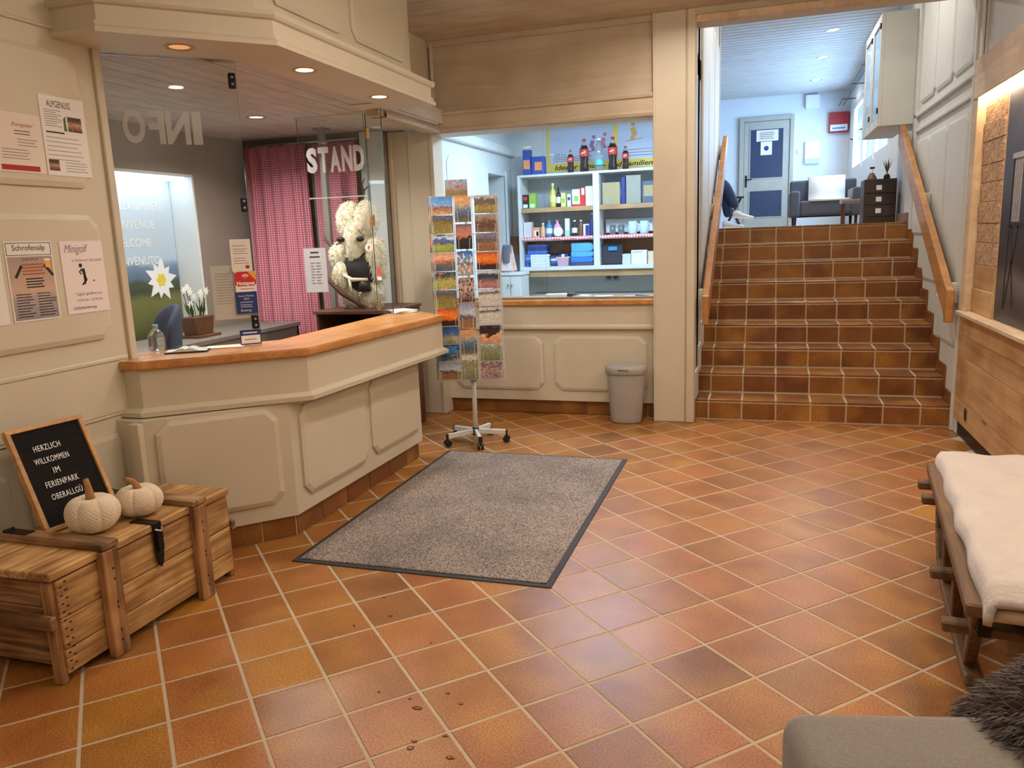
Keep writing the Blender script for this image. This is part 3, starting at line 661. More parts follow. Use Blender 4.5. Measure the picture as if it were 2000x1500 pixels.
opal = emat('added_globe_glow', (255, 240, 222), 50)  # globes added out of view to brighten ceiling and upper walls
for k, (x, y) in enumerate(((-0.9, -0.9), (0.8, -0.9), (-0.75, 3.3), (0.75, 3.3))):
    t_ = thing('added_globe_lamp', ['added unseen globe lamp on the hall ceiling, near left', 'added unseen globe lamp on the hall ceiling, near right', 'added unseen globe lamp on the hall ceiling, far left', 'added unseen globe lamp on the hall ceiling, far right'][k], 'lamp', (x, y, 3.012), group='added hall globe lamps')
    t = MB(); t.lathe([(.05, -.09), (.055, -.02), (.075, 0)], 20); t.build('base', whitemetal, t_)
    t = MB(); t.lathe([(.01, -.29), (.05, -.28), (.085, -.25), (.10, -.19), (.085, -.13), (.05, -.095)], 24); t.build('globe', opal, t_, smooth=True)
def recenter(t, L):
    L = Vector(L); t.location = L
    for c in t.children: c.location = c.location - L
recenter(rc, (-2.4, 3.6, 0))
# ------------------------------------------------------------------ office behind the counter
mb = MB()
mb.box(-4.8, -4.27, 2.0, 4.40, 0, 2.45); mb.box(-4.8, -4.27, 5.24, 6.1, 0, 2.45); mb.box(-4.8, -4.27, 4.40, 5.24, 0, 0.78); mb.box(-4.8, -4.27, 4.40, 5.24, 2.03, 2.45); mb.box(-4.8, -4.49, 4.40, 5.24, 0.78, 2.03)
wo = struct(mb.build('wall_office_left', officewall))
for nm, a in (('cheek', (-4.49, -4.262, 5.225, 5.245, 0.78, 2.03)), ('cheek', (-4.49, -4.262, 4.395, 4.415, 0.78, 2.03)), ('niche_top', (-4.49, -4.262, 4.40, 5.24, 2.015, 2.035)), ('niche_sill', (-4.49, -4.20, 4.40, 5.24, 0.765, 0.785))):
    t = MB(); t.box(*a); t.build(nm, plaster if nm != 'niche_sill' else brownwood, wo, bevel=0.002)
mb = MB(); mb.box(-4.8, -2.97, 5.95, 6.1, 0, 2.45); wor = struct(mb.build('wall_office_rear', officewall))
t = MB(); t.box(-3.16, -3.11, 5.925, 5.955, 0.0, 2.35); t.build('window_post', shopwhite, wor, bevel=0.003)
t = MB(); t.box(-3.10, -2.965, 5.94, 5.955, 0.0, 2.35); t.build('added_pale_panel', shopwhite, wor)  # added pale panel; its colour stands in for the shop's bright reflection
mb = MB(); mb.box(-4.8, -3.0, 1.9, 2.0, 0, 2.45); struct(mb.build('wall_office_near', officewall))
mb = MB(); mb.box(-4.8, -3.0, 1.9, 6.1, 2.372, 2.48); mb.box(-3.0, -2.46, 3.02, 6.1, 2.372, 2.48); oc = struct(mb.build('ceiling_office', slatmat))
x = -2.46
while x > -4.3:
    y0 = 2.0 if x - .124 < -3.0 and x < -3.0 else (3.40 if x > -2.52 else 3.04)
    t = MB(); t.box(x - 0.124, x - 0.004, y0, 5.95, 2.356, 2.372); t.build('ceiling_slat', slatmat, oc, bevel=0.003); x -= 0.128
for x_, y_ in ((-3.6, 3.6), (-3.4, 4.9)): downlight(x_, y_, 2.356, 'small added office ceiling lamp nearer the %s' % ('INFO glass' if y_ < 4 else 'gingham curtain'), True, 20, (1, .92, .84), 0.05, 'added office lamps', glow=emat('added_office_glow', (255, 240, 225), 2.2))  # lamps added to brighten the office, where only reflected ovals show
# niche poster, lit by a tube lamp in the niche
sky = picture('landscape_poster', [(0.0, (58, 66, 38)), (0.12, (92, 98, 52)), (0.24, (108, 112, 62)), (0.30, (52, 66, 48)), (0.36, (60, 78, 60)), (0.385, (88, 112, 140)), (0.46, (110, 136, 168)), (0.50, (176, 200, 222)), (0.75, (200, 216, 232)), (1.0, (222, 232, 240))], 3.2, 0.06, 0.5, 5)
t = MB(); t.box(-0.40, 0.40, -0.62, 0.62, -0.004, 0.002)
po = t.build('landscape_poster', sky, M=frame((-4.484, 4.82, 1.40), (0, 1, 0))); tag(po, 'tall alpine meadow welcome poster with edelweiss inside the lit niche', 'poster')
yy = 0.40
for s_, wd in (('WILLKOMMEN', 0.52), ('BIENVENUE', 0.44), ('WELCOME', 0.38), ('BENVENUTO', 0.45)):
    text(s_, whiteprint, po, -0.22 + wd / 2 - 0.02, yy, w=wd, h=0.062, z=0.0035); yy -= 0.135
petal = MB()
for k in range(10):
    a = 2 * math.pi * k / 10 + 0.15; ln = 0.175 if k % 2 == 0 else 0.145
    d = Vector((math.cos(a), math.sin(a), 0)); q = Vector((-d.y, d.x, 0))
    pts = [d * 0.02 - q * 0.012, d * ln * 0.55 - q * 0.034, d * ln, d * ln * 0.55 + q * 0.034, d * 0.02 + q * 0.012]
    petal.prism([(p.x, p.y) for p in pts], 0.002 + 0.0006 * (k % 2), 0.004 + 0.0006 * (k % 2))
ed = petal.build('edelweiss_petals', mat('petal_white', (236, 238, 240), 0.6, var=0.03), po, loc=(0.20, -0.16, 0))
t = MB()
for k in range(7):
    a = 2 * math.pi * k / 6; rr = 0 if k == 6 else 0.034
    t.lathe([(0.019, 0.004), (0.019, 0.0055), (0.014, 0.007)], 12, (rr * math.cos(a), rr * math.sin(a), 0))
t.build('edelweiss_centre', mat('petal_yellow', (226, 206, 70), 0.6), po, loc=(0.20, -0.16, 0))
tube = emat('niche_tube', (225, 245, 255), 6.5); t = MB(); t.box(-4.44, -4.30, 4.46, 5.18, 1.995, 2.012); o = t.build('niche_lamp', tube); tag(o, 'bright cool strip lamp at the top of the poster niche', 'lamp')
# office desk, planter, chair
dk = thing('office_desk', 'dark grey desk along the office wall under the poster niche', 'desk', (-4.0, 4.2, 0))
deskm = mat('desk_grey', (120, 114, 108), 0.5)
loc_box(dk, 'desk_top', deskm, -4.26, -3.72, 2.6, 5.72, 0.80, 0.835, 0.004); loc_box(dk, 'front_panel', deskm, -3.76, -3.74, 2.6, 5.72, 0.05, 0.80)
for yy in (2.62, 5.69): loc_box(dk, 'side_panel', deskm, -4.26, -3.74, yy, yy + 0.025, 0.0, 0.80)
pt = thing('flower_planter', 'brown wooden planter with white flowers standing on the desk', 'planter', (-3.93, 4.72, 0.836))
t = MB(); t.box(-0.10, 0.10, -0.12, 0.12, 0, 0.018); t.build('tray', brownwood, pt, bevel=0.003)
t = MB(); t.prism([(-0.085, 0), (0.085, 0), (0.11, 0.13), (-0.11, 0.13)], -0.06, 0.06, lambda x, y, z: (z, x, y + 0.018)); t.build('pot', brownwood, pt, bevel=0.004)
green = mat('leaf_green', (74, 104, 54), 0.6, var=0.2, scale=30); flw = mat('flower_white', (238, 240, 236), 0.6)
rs = random.Random(3)
for k in range(9):
    bx, by = rs.uniform(-.03, .03), rs.uniform(-.06, .06); tx, ty, tz = bx * 2.0, by * 1.7 + 0.0, rs.uniform(0.24, 0.36)
    t = MB(); t.tube([(bx, by, 0.13), ((bx + tx) / 2, (by + ty) / 2, tz * .65), (tx, ty, tz)], 0.003, 6); t.build('stem', green, pt)
    t = MB()
    for q in range(6):
        a = q * math.pi / 3; t.prism([(0, 0), (0.012, -0.008), (0.034, 0), (0.012, 0.008)], 0, 0.002, lambda x, y, z, a=a: (tx + z + 0.01, ty + x * math.cos(a) - y * math.sin(a), tz + x * math.sin(a) + y * math.cos(a)))
    t.build('blossom', flw, pt)
    t = MB(); a = rs.uniform(0, 6.28)
    t.prism([(0, 0), (0.05, -0.012), (0.12, 0), (0.05, 0.012)], 0, 0.002, lambda x, y, z, a=a: (bx + x * math.cos(a) * .5 - y * math.sin(a), by + x * math.sin(a) * .5 + y * math.cos(a), 0.14 + x)); t.build('leaf', green, pt)
ch = thing('office_chair', 'navy blue upholstered office chair behind the counter glass', 'chair', (-3.33, 3.66, 0), math.radians(-40))
def shell(n=9):
    m = MB(); vs = []; fs = []
    for i in range(n):
        u = -1 + 2 * i / (n - 1)
        for j in range(6):
            s_ = j / 5; z = 0.50 + s_ * (0.66 - 0.10 * abs(u) ** 3)
            vs.append((0.31 * u * (1 - 0.12 * s_), -0.02 - 0.10 * (1 - u * u) * -1 + 0.06 * s_, z))
    for i in range(n - 1):
        for j in range(5): fs.append((i * 6 + j, (i + 1) * 6 + j, (i + 1) * 6 + j + 1, i * 6 + j + 1))
    m.add(vs, fs); return m
o = shell().build('backrest', bluefabric, ch, smooth=True); md = o.modifiers.new('solid', 'SOLIDIFY'); md.thickness = 0.05; md2 = o.modifiers.new('sub', 'SUBSURF'); md2.levels = 1; md2.render_levels = 2
t = MB(); t.prism(cutrect(-0.25, 0.25, -0.46, 0.04, 0.08), 0.44, 0.52); t.build('seat', bluefabric, ch, bevel=0.02, seg=2)
t = MB(); t.lathe([(0.03, 0.06), (0.03, 0.44)], 12, (0, -0.2, 0)); t.build('column', black_metal, ch)
for k in range(5):
    a = k * 2 * math.pi / 5; t = MB(); t.bar((0, -0.2, 0.075), (0.28 * math.cos(a), -0.2 + 0.28 * math.sin(a), 0.06), 0.035, 0.03); t.lathe([(0.025, 0.0), (0.03, 0.02), (0.025, 0.05)], 10, (0.28 * math.cos(a), -0.2 + 0.28 * math.sin(a), 0)); t.build('leg', plastic_black, ch)
# curtain
def curtain(name, x0, x1, y, z0, z1, folds, amp, m, parent=None, nz=8, cell=0.022, flare=0.0):
    nx = folds * 8; vs = []; fs = []; uv = []
    for j in range(nz + 1):
        s_ = j / nz; z = z1 + (z0 - z1) * s_
        for i in range(nx + 1):
            u = i / nx; xx = x0 + (x1 - x0) * u; ph = u * folds * 2 * math.pi
            vs.append((xx + (u - 0.5) * flare * s_, y + amp * (0.5 + 0.5 * s_) * math.sin(ph + 0.6 * math.sin(ph * 0.37)) * (0.75 + 0.25 * math.sin(u * 9)), z + (0.008 * math.sin(ph) if j == 0 else 0)))
            uv.append((u * (x1 - x0) * 1.35 / cell, z / cell))
    for j in range(nz):
        for i in range(nx): a = j * (nx + 1) + i; fs.append((a, a + 1, a + nx + 2, a + nx + 1))
    me = bpy.data.meshes.new(name); me.from_pydata(vs, [], fs); me.materials.append(m)
    ul = me.uv_layers.new(name='UVMap')
    for l in me.loops: ul.data[l.index].uv = uv[l.vertex_index]
    me.polygons.foreach_set('use_smooth', [True] * len(me.polygons))
    o = bpy.data.objects.new(name, me); COL.objects.link(o)
    if parent: o.parent = parent
    md = o.modifiers.new('solid', 'SOLIDIFY'); md.thickness = 0.003
    return o
c1 = curtain('curtain', -4.20, -3.62, 5.84, 0.10, 2.285, 6, 0.035, curtainm, cell=0.019, flare=0.06); tag(c1, 'red and white gingham curtain hanging left of the glass vitrine', 'curtain', 'gingham curtains')
c2 = curtain('curtain', -3.57, -3.18, 5.88, 0.75, 2.285, 4, 0.02, curtainm, cell=0.019); tag(c2, 'shorter red gingham curtain seen behind the glass and the fur figure', 'curtain', 'gingham curtains')
t = MB(); t.tube([(-4.25, 5.86, 2.295), (-3.14, 5.86, 2.295)], 0.008, 8); o = t.build('curtain_rod', steel); tag(o, 'thin metal rod carrying the gingham curtains', 'curtain rod')
t = MB(); t.box(-3.345, -3.30, 5.60, 5.645, 0.0, 2.356); t.box(-3.37, -3.275, 5.575, 5.67, 2.34, 2.356); o = t.build('metal_post', mat('post_grey', (150, 146, 140), 0.4, 0.3), bevel=0.002); tag(o, 'slim grey metal post in front of the curtains reaching the ceiling', 'post')

# ------------------------------------------------------------------ counter glass
GA, GB = Vector((-2.945, 2.985, 0)), Vector((-2.485, 3.445, 0))
def pane(name, a, b, z0, z1, label, th=0.008, cat='glass pane'):
    d = (b - a); ln = d.length; M = frame((a + b) / 2 + Vector((0, 0, (z0 + z1) / 2)), d)
    m = MB(); m.box(-ln / 2, ln / 2, -(z1 - z0) / 2, (z1 - z0) / 2, -th / 2, th / 2)
    for i in (2, 3, 4, 5): m.m[i] = 1
    m.m = [0, 0, 1, 1, 1, 1]
    o = m.build(name, [glass, glassedge], M=M); tag(o, label, cat, 'counter glass panes'); return o, ln, z1 - z0
pa, la_, ha_ = pane('glass_screen', GA, GB, 0.968, 2.352, 'large clear glass pane with mirrored INFO lettering on the reception counter')
zc_ = 1.66
for c_, x_, w_ in (('O', -.158, .096), ('F', -.060, .070), ('N', .034, .106), ('I', .119, .042)): text(c_, frost, pa, x_ + .003, 2.04 - zc_, w=w_, h=0.155, z=0.0052, mirror=True, size=0.2, bold=0.007, name='frosted_letter')
# hinge clamps
def clamp(par, x, z, m=black_metal):
    t = MB(); t.box(-0.017, 0.017, -0.036, 0.036, -0.013, 0.013); o = t.build('clamp', m, par, loc=(x, z, 0), bevel=0.004)
    for s_ in (-1, 1):
        t = MB(); t.lathe([(0.006, 0.0), (0.006, 0.003), (0.003, 0.004)], 10); t.build('screw', steel, o, loc=(0, s_ * 0.016, 0.013))
for z in (2.267, 1.676, 1.086): clamp(pa, 0.305, z - zc_)
def at_pane(par_frame_origin, p): pass
def sheet(name, M, w, h, m, label, cat='notice', th=0.0015, group=None):
    t = MB(); t.box(-w / 2, w / 2, -h / 2, h / 2, 0, th); o = t.build(name, m, M=M); tag(o, label, cat, group); return o
def lines(par, x0, x1, ys, h=0.003, m=inkgrey, z=0.0017, name='print_lines', rs=None):
    t = MB(); rs = rs or random.Random(len(ys))
    for y in ys: t.box(x0, x1 - rs.uniform(0, (x1 - x0) * 0.35), y - h / 2, y + h / 2, z, z + 0.0003)
    return t.build(name, m, par)
GD = (GB - GA).normalized(); GN = Vector((R2, -R2, 0))
def gp(X, Z, off=0.006): 
    """point on the INFO pane from its X coordinate"""
    s_ = (X - GA.x) / GD.x; p = GA + GD * s_ + GN * off; p.z = Z; return p
def gsheet(name, x0, x1, z0, z1, m, label, off=0.006, cat='notice'):
    w = (x1 - x0) / GD.x; return sheet(name, frame(gp((x0 + x1) / 2, (z0 + z1) / 2, off), GD), w, z1 - z0, m, label, cat), w, z1 - z0
s, w_, h_ = gsheet('paper_notice', -2.562, -2.492, 1.345, 1.507, paper, 'small white printed notice above the red Hotspot sticker')
lines(s, -w_ * .38, w_ * .35, [h_ * .3, h_ * .2, h_ * .13, h_ * .06, -h_ * .08, -h_ * .16, -h_ * .24], 0.0025)
t = MB(); t.prism(cutrect(0.016, 0.036, -0.066, -0.050, 0.004), 0.0017, 0.002); t.build('red_mark', inkred, s)
s, w_, h_ = gsheet('paper_notice', -2.635, -2.505, 1.108, 1.378, mat('thin_paper', (212, 206, 202), 0.8, var=0.03), 'larger thin white sheet taped behind the Hotspot sticker', -0.006)
lines(s, -w_ * .4, w_ * .1, [h_ * (.35 - .05 * k) for k in range(12)], 0.002)
hotred = mat('sticker_red', (206, 40, 44), 0.4, var=0.02); hotblue = mat('sticker_blue', (32, 58, 120), 0.4, var=0.02); orange = mat('sticker_orange', (236, 176, 60), 0.4)
s, w_, h_ = gsheet('hotspot_sticker', -2.556, -2.484, 1.243, 1.345, whiteprint, 'red and white Hotspot wifi sticker on the glass')
t = MB(); t.prism(cutrect(-w_ / 2, w_ / 2, -h_ * .22, h_ / 2, 0.010), 0.0016, 0.0022); t.build('red_field', hotred, s)
t = MB(); t.prism([(w_ * .12, h_ / 2 - .001), (w_ / 2 - .001, h_ / 2 - .001), (w_ / 2 - .001, h_ * .05)], 0.0022, 0.0026); t.build('orange_corner', orange, s)
for r_ in (0.007, 0.014, 0.021):
    t = MB(); pts = [(r_ * math.cos(a), 0.012 + r_ * math.sin(a)) for a in np.linspace(math.pi * .25, math.pi * .75, 8)]
    q = [(p[0] * 1.22, 0.012 + (p[1] - 0.012) * 1.22) for p in pts[::-1]]
    t.prism(pts + q, 0.0026, 0.003); t.build('wifi_arc', whiteprint, s)
text('Hotspot', whiteprint, s, 0, -h_ * .10, w=w_ * .86, z=0.0032, bold=0.002)
lines(s, -w_ * .3, w_ * .42, [-h_ * .36], 0.003, inkred)
s, w_, h_ = gsheet('award_sticker', -2.560, -2.486, 1.132, 1.241, hotblue, 'dark blue award sticker below the Hotspot sticker')
text('Award Winner', whiteprint, s, 0, h_ * .33, w=w_ * .74, z=0.002); text('2023', whiteprint, s, 0, h_ * .19, w=w_ * .25, z=0.002)
lines(s, -w_ * .3, w_ * .35, [h_ * .03, -h_ * .09, -h_ * .18], 0.0025, whiteprint)
text('Booking.', whiteprint, s, -w_ * .05, -h_ * .36, w=w_ * .5, z=0.002)
s, w_, h_ = gsheet('info_card', -2.558, -2.484, 0.972, 1.048, hotblue, 'blue and white card standing at the foot of the glass pane')
t = MB(); t.box(-w_ * .45, w_ * .45, -h_ * .42, h_ * .12, 0.0016, 0.002); t.build('white_field', whiteprint, s); lines(s, -w_ * .3, w_ * .3, [-h_ * .15], 0.004, inkgrey, 0.0021); lines(s, -w_ * .35, w_ * .35, [h_ * .3], 0.006, whiteprint)
# second glass leaf with STAND, third leaf
pb_, lb_, hb_ = pane('glass_screen', Vector((-3.165, 5.03, 0)), Vector((-2.655, 5.06, 0)), 0.968, 2.345, 'clear glass pane with STAND lettering in front of the fur figure')
for c_, x_ in zip('STAND', (-.155, -.065, .025, .115, .205)): text(c_, frost, pb_, x_, 2.05 - 1.6565, w=.082, h=0.175, z=0.0052, size=0.2, bold=0.010, name='frosted_letter')
t = MB(); t.box(-0.2, 0.25, -0.0045, 0.0045, 0.0042, 0.0062); t.build('etched_line', frost, pb_, loc=(0, 1.79 - 1.6565, 0))
pc_, lc_, hc_ = pane('glass_screen', Vector((-2.64, 5.06, 0)), Vector((-2.475, 4.97, 0)), 0.968, 2.345, 'narrow clear glass pane folded beside the STAND pane at the counter end')
for z in (2.21, 1.62, 1.02): clamp(pc_, -0.088, z - 1.6565, brass)
def fsheet(name, x0, x1, z0, z1, m, label, y=5.04, cat='notice'):
    return sheet(name, frame(((x0 + x1) / 2, y, (z0 + z1) / 2), (1, 0.06, 0)), x1 - x0, z1 - z0, m, label, cat), x1 - x0, z1 - z0
s, w_, h_ = fsheet('opening_hours_sheet', -3.185, -3.012, 1.124, 1.442, mat('blueish_paper', (198, 200, 204), 0.8, var=0.01), 'grey-white opening hours sheet on the STAND glass pane', 5.022)
lines(s, -w_ * .2, w_ * .2, [h_ * .40], 0.010, ink); lines(s, -w_ * .25, w_ * .25, [h_ * .30], 0.009, ink)
lines(s, -w_ * .22, -w_ * .02, [h_ * (.16 - .065 * k) for k in range(8)], 0.006); lines(s, w_ * .02, w_ * .28, [h_ * (.16 - .065 * k) for k in range(8)], 0.006, rs=random.Random(9))
t = MB(); t.lathe([(0.030, 0), (0.030, 0.0016)], 24); s = t.build('round_sticker', whiteprint, M=frame((-2.665, 5.035, 1.433), (1, 0.06, 0))); tag(s, 'round white sticker with small red figure on the glass', 'sticker')
t = MB(); t.tube([(0, 0.013, 0.003), (0.002, 0.0, 0.003), (-0.006, -0.014, 0.003)], 0.003, 6); t.tube([(-.008, .002, .003), (.01, .004, .003)], 0.002, 6); t.build('red_mark', inkred, s)
t = MB(); t.prism([(-0.032, -0.03), (0.032, -0.03), (0.025, 0.01), (0, 0.045), (-0.025, 0.01)], 0, 0.0016); s = t.build('red_sticker', mat('sticker_rose', (204, 96, 96), 0.5), M=frame((-2.59, 5.02, 1.263), (0.88, -0.48, 0))); tag(s, 'small rose-red pointed sticker low on the folded glass', 'sticker')
t = MB(); t.box(-0.026, 0.026, -0.06, -0.036, 0, 0.0016); t.build('label_strip', whiteprint, s)

# things on the worktop
bt = thing('water_bottle', 'clear plastic water bottle with teal cap behind the counter glass', 'bottle', (-2.935, 3.205, 0.967))
plast = mat('clear_plastic', (226, 232, 230), 0.08, var=0, trans=0.92); teal = mat('teal_cap', (116, 168, 160), 0.5)
t = MB(); t.lathe([(0.034, 0), (0.040, 0.006), (0.041, 0.03), (0.039, 0.045), (0.041, 0.06), (0.036, 0.082), (0.024, 0.098), (0.014, 0.108), (0.013, 0.116)], 20); t.build('body', plast, bt, smooth=True)
t = MB(); t.lathe([(0.015, 0.114), (0.0155, 0.128), (0.013, 0.131)], 16); t.build('cap', teal, bt)
nb = thing('notebook', 'open notebook with black cover lying on the reception worktop', 'notebook', (-2.72, 3.17, 0.967), math.radians(30))
t = MB(); t.box(-0.10, 0.10, -0.055, 0.055, 0, 0.006); t.build('cover', plastic_black, nb, bevel=0.002)
t = MB(); vs = []; fs = []
for i in range(13):
    u = -0.095 + 0.19 * i / 12; z = 0.008 + 0.016 * math.exp(-((abs(u) - 0.02) / 0.028) ** 2)
    vs += [(u, -0.05, z), (u, 0.05, z), (u, 0.05, 0.006), (u, -0.05, 0.006)]
for i in range(12):
    a = i * 4; fs += [(a, a + 4, a + 5, a + 1), (a + 1, a + 5, a + 6, a + 2), (a + 3, a + 2, a + 6, a + 7), (a, a + 3, a + 7, a + 4)]
fs += [(0, 1, 2, 3), (48, 51, 50, 49)]
t.add(vs, fs); t.build('pages', mat('page_paper', (206, 214, 214), 0.8), nb, smooth=False)
t = MB(); t.prism(cutrect(-0.09, 0.09, -0.05, 0.05, 0.01), 0, 0.004); o = t.build('leaflet', paper, M=Matrix.Translation((-2.62, 3.33, 0.9675)) @ Matrix.Rotation(0.5, 4, 'Z')); tag(o, 'pale leaflet lying flat beside the open notebook', 'leaflet')
for k in range(4):
    t = MB(); t.box(-0.075, 0.075, -0.105, 0.105, 0, 0.004); o = t.build('paper_sheet', paper, M=Matrix.Translation((-2.475, 5.11 , 0.9672 + 0.0042 * k)) @ Matrix.Rotation(0.6 + 0.12 * k, 4, 'Z')); tag(o, '%s white brochure in the small pile at the far end of the worktop' % ['lowest', 'second lowest', 'second highest', 'topmost'][k], 'brochure', 'brochures by the folded glass')

# brown display box and the fur figure -------------------------------
bx = thing('display_box', 'low brown wooden display box behind the glass under the fur figure', 'box', (-2.93, 5.45, 0))
for nm, a in (('top_board', (-3.215, -2.63, 5.12, 5.80, 0.950, 0.975)), ('side_panel', (-3.205, -3.185, 5.14, 5.78, 0.0, 0.950)), ('side_panel', (-2.66, -2.64, 5.14, 5.78, 0.0, 0.950)), ('back_panel', (-3.185, -2.66, 5.76, 5.78, 0.0, 0.95)), ('shelf', (-3.185, -2.66, 5.16, 5.76, 0.55, 0.57))): loc_box(bx, nm, brownwood, *a)
fg = thing('fur_figure', 'cream fur-clad mountain figure with antler twigs holding a brown stick', 'figure', (-2.95, 5.42, 0.976))
def blob(mb, c, r, n=16, m=10, mi=0, noise=0.06, seed=1):
    rr = random.Random(seed); vs = []; fs = []
    for i in range(m + 1):
        th = math.pi * i / m
        for j in range(n):
            ph = 2 * math.pi * j / n; k = 1 + noise * math.sin(5 * ph + 3 * th + seed) + rr.uniform(-noise, noise) * .5
            vs.append((c[0] + r[0] * math.sin(th) * math.cos(ph) * k, c[1] + r[1] * math.sin(th) * math.sin(ph) * k, c[2] + r[2] * math.cos(th) * k))
    for i in range(m):
        for j in range(n): fs.append((i * n + j, (i + 1) * n + j, (i + 1) * n + (j + 1) % n, i * n + (j + 1) % n))
    return mb.add(vs, fs, mi)
def fur(mb, samples, length, width, droop=0.5, seg=2, mi=0, jitter=0.5, seed=0):
    """blades of hair at (point, normal)"""
    rr = random.Random(seed)
    for p, n in samples:
        p = Vector(p); n = Vector(n).normalized(); n = (n + Vector((rr.uniform(-1, 1), rr.uniform(-1, 1), rr.uniform(-1, 1))) * jitter).normalized()
        sd = n.orthogonal().normalized(); a = rr.uniform(0, 6.28); sd = (Matrix.Rotation(a, 3, n) @ sd) * width * rr.uniform(.6, 1.2)
        ln = length * rr.uniform(0.6, 1.2); g_ = Vector((0, 0, -droop * ln))
        q1 = p + n * ln * 0.55 + g_ * 0.2; q2 = p + n * ln * 0.85 + g_ * 0.9
        mb.add([p - sd, p + sd, q1 + sd * .7, q1 - sd * .7, q2], [(0, 1, 2, 3), (3, 2, 4)], mi)
def surf_samples(mb, count, seed=0, zmin=-1e9, filt=None):
    rr = np.random.default_rng(seed); tris = []
    for f in mb.f:
        for i in range(1, len(f) - 1): tris.append((f[0], f[i], f[i + 1]))
    P = np.array(mb.v); T = np.array(tris); A, B, C_ = P[T[:, 0]], P[T[:, 1]], P[T[:, 2]]
    nn = np.cross(B - A, C_ - A); ar = np.linalg.norm(nn, axis=1); ok = ar > 1e-12
    pr_ = ar * ok / (ar * ok).sum(); idx = rr.choice(len(T), count, p=pr_); r1 = np.sqrt(rr.random(count))[:, None]; r2 = rr.random(count)[:, None]
    pts = A[idx] * (1 - r1) + B[idx] * r1 * (1 - r2) + C_[idx] * r1 * r2; nm = nn[idx] / ar[idx][:, None]
    return [(p, n) for p, n in zip(pts, nm) if p[2] > zmin and (filt is None or filt(p, n))]
def furry(name, m, parent, blobs, count, ln, wd, seed=1, droop=.5, filt=None):
    t = MB()
    for c, r in blobs: blob(t, c, r, seed=seed)
    sm = surf_samples(t, count, seed, filt=filt)
    # orient normals outward from the nearest blob centre
    ss = []
    for p, n in sm:
        c = min(blobs, key=lambda b: (Vector(b[0]) - Vector(p)).length); d = Vector(p) - Vector(c[0])
        n = Vector(n); n = n if n.dot(d) > 0 else -n; ss.append((p, n))
    fur(t, ss, ln, wd, droop, seed=seed)
    return t.build(name, m, parent, smooth=True)
furry('legs', furcream, fg, [((-0.09, 0, 0.10), (0.085, 0.09, 0.12)), ((0.08, 0, 0.10), (0.10, 0.10, 0.12))], 1500, 0.028, 0.0028, 2)
blackcloth = mat('black_leather', (26, 22, 24), 0.6)
t = MB(); blob(t, (0, 0, 0.28), (0.15, 0.12, 0.17), noise=0.02); t.build('vest', blackcloth, fg, smooth=True)
furry('hood', furcream, fg, [((-0.065, 0.0, 0.66), (0.10, 0.10, 0.14)), ((0.075, 0.0, 0.66), (0.09, 0.10, 0.14)), ((-0.01, -0.05, 0.50), (0.075, 0.09, 0.17)), ((0.0, 0.02, 0.5), (0.13, 0.09, 0.12))], 3600, 0.02, 0.0026, 3, .3)
t = MB()
for x_ in (-0.085, 0.08): blob(t, (x_, -0.125, 0.52), (0.035, 0.02, 0.022), 10, 8, noise=0.0)
t.build('eyes', blackcloth, fg, smooth=True)
furry('arm', furcream, fg, [((-0.155, -0.03, 0.40), (0.08, 0.08, 0.10)), ((-0.12, -0.10, 0.24), (0.062, 0.06, 0.11))], 1700, 0.022, 0.0028, 4)
furry('arm', furcream, fg, [((0.15, -0.02, 0.40), (0.075, 0.08, 0.14)), ((0.16, -0.02, 0.28), (0.06, 0.06, 0.09))], 1700, 0.026, 0.0028, 5)
t = MB(); t.tube([(-0.24, -0.16, 0.27), (-0.08, -0.17, 0.12), (0.10, -0.17, -0.001 + 0.015)], [0.018, 0.02, 0.014], 8); t.build('stick', mat('bark_brown', (84, 50, 36), 0.8, var=0.2, scale=40), fg, smooth=True)
twig = mat('twig_dark', (70, 58, 50), 0.8)
t = MB(); t.tube([(0.05, 0, 0.78), (0.07, 0, 0.86), (0.06, 0, 0.92), (0.085, 0, 0.97)], [.010, .008, .006, .003], 7); t.tube([(0.068, 0, 0.87), (0.10, 0, 0.90), (0.125, 0, 0.905)], [.007, .005, .002], 6); t.tube([(0.062, 0, 0.93), (0.05, 0, 0.965)], [.005, .002], 6); t.build('antler', twig, fg, smooth=True)
t = MB(); t.tube([(-0.07, 0, 0.78), (-0.10, 0, 0.83), (-0.16, 0, 0.86)], [.010, .007, .002], 7); t.tube([(-0.095, 0, 0.82), (-0.085, 0, 0.87), (-0.10, 0, 0.90)], [.007, .005, .002], 6); t.build('antler', twig, fg, smooth=True)
t = MB(); t.tube([(-0.12, -0.05, 0.49), (-0.20, -0.06, 0.47), (-0.25, -0.06, 0.52), (-0.275, -0.06, 0.60)], [.016, .016, .011, .004], 8); t.build('horn', mat('horn_brown', (92, 66, 50), 0.5), fg, smooth=True)
t = MB(); t.tube([(-0.12, -0.13, 0.28), (0.0, -0.15, 0.22), (0.12, -0.13, 0.22)], [.012, .016, .01], 8); t.tube([(-0.02, -0.15, 0.23), (-0.01, -0.155, 0.12)], [.012, .008], 8); t.build('cord', furcream, fg, smooth=True)
t = MB(); t.lathe([(0.05, 0), (0.045, 0.06), (0.03, 0.085), (0.01, 0.09)], 14, (0.08, -0.11, 0.13)); t.build('bell', mat('dark_bronze', (70, 66, 58), 0.4, 0.7), fg, smooth=True)
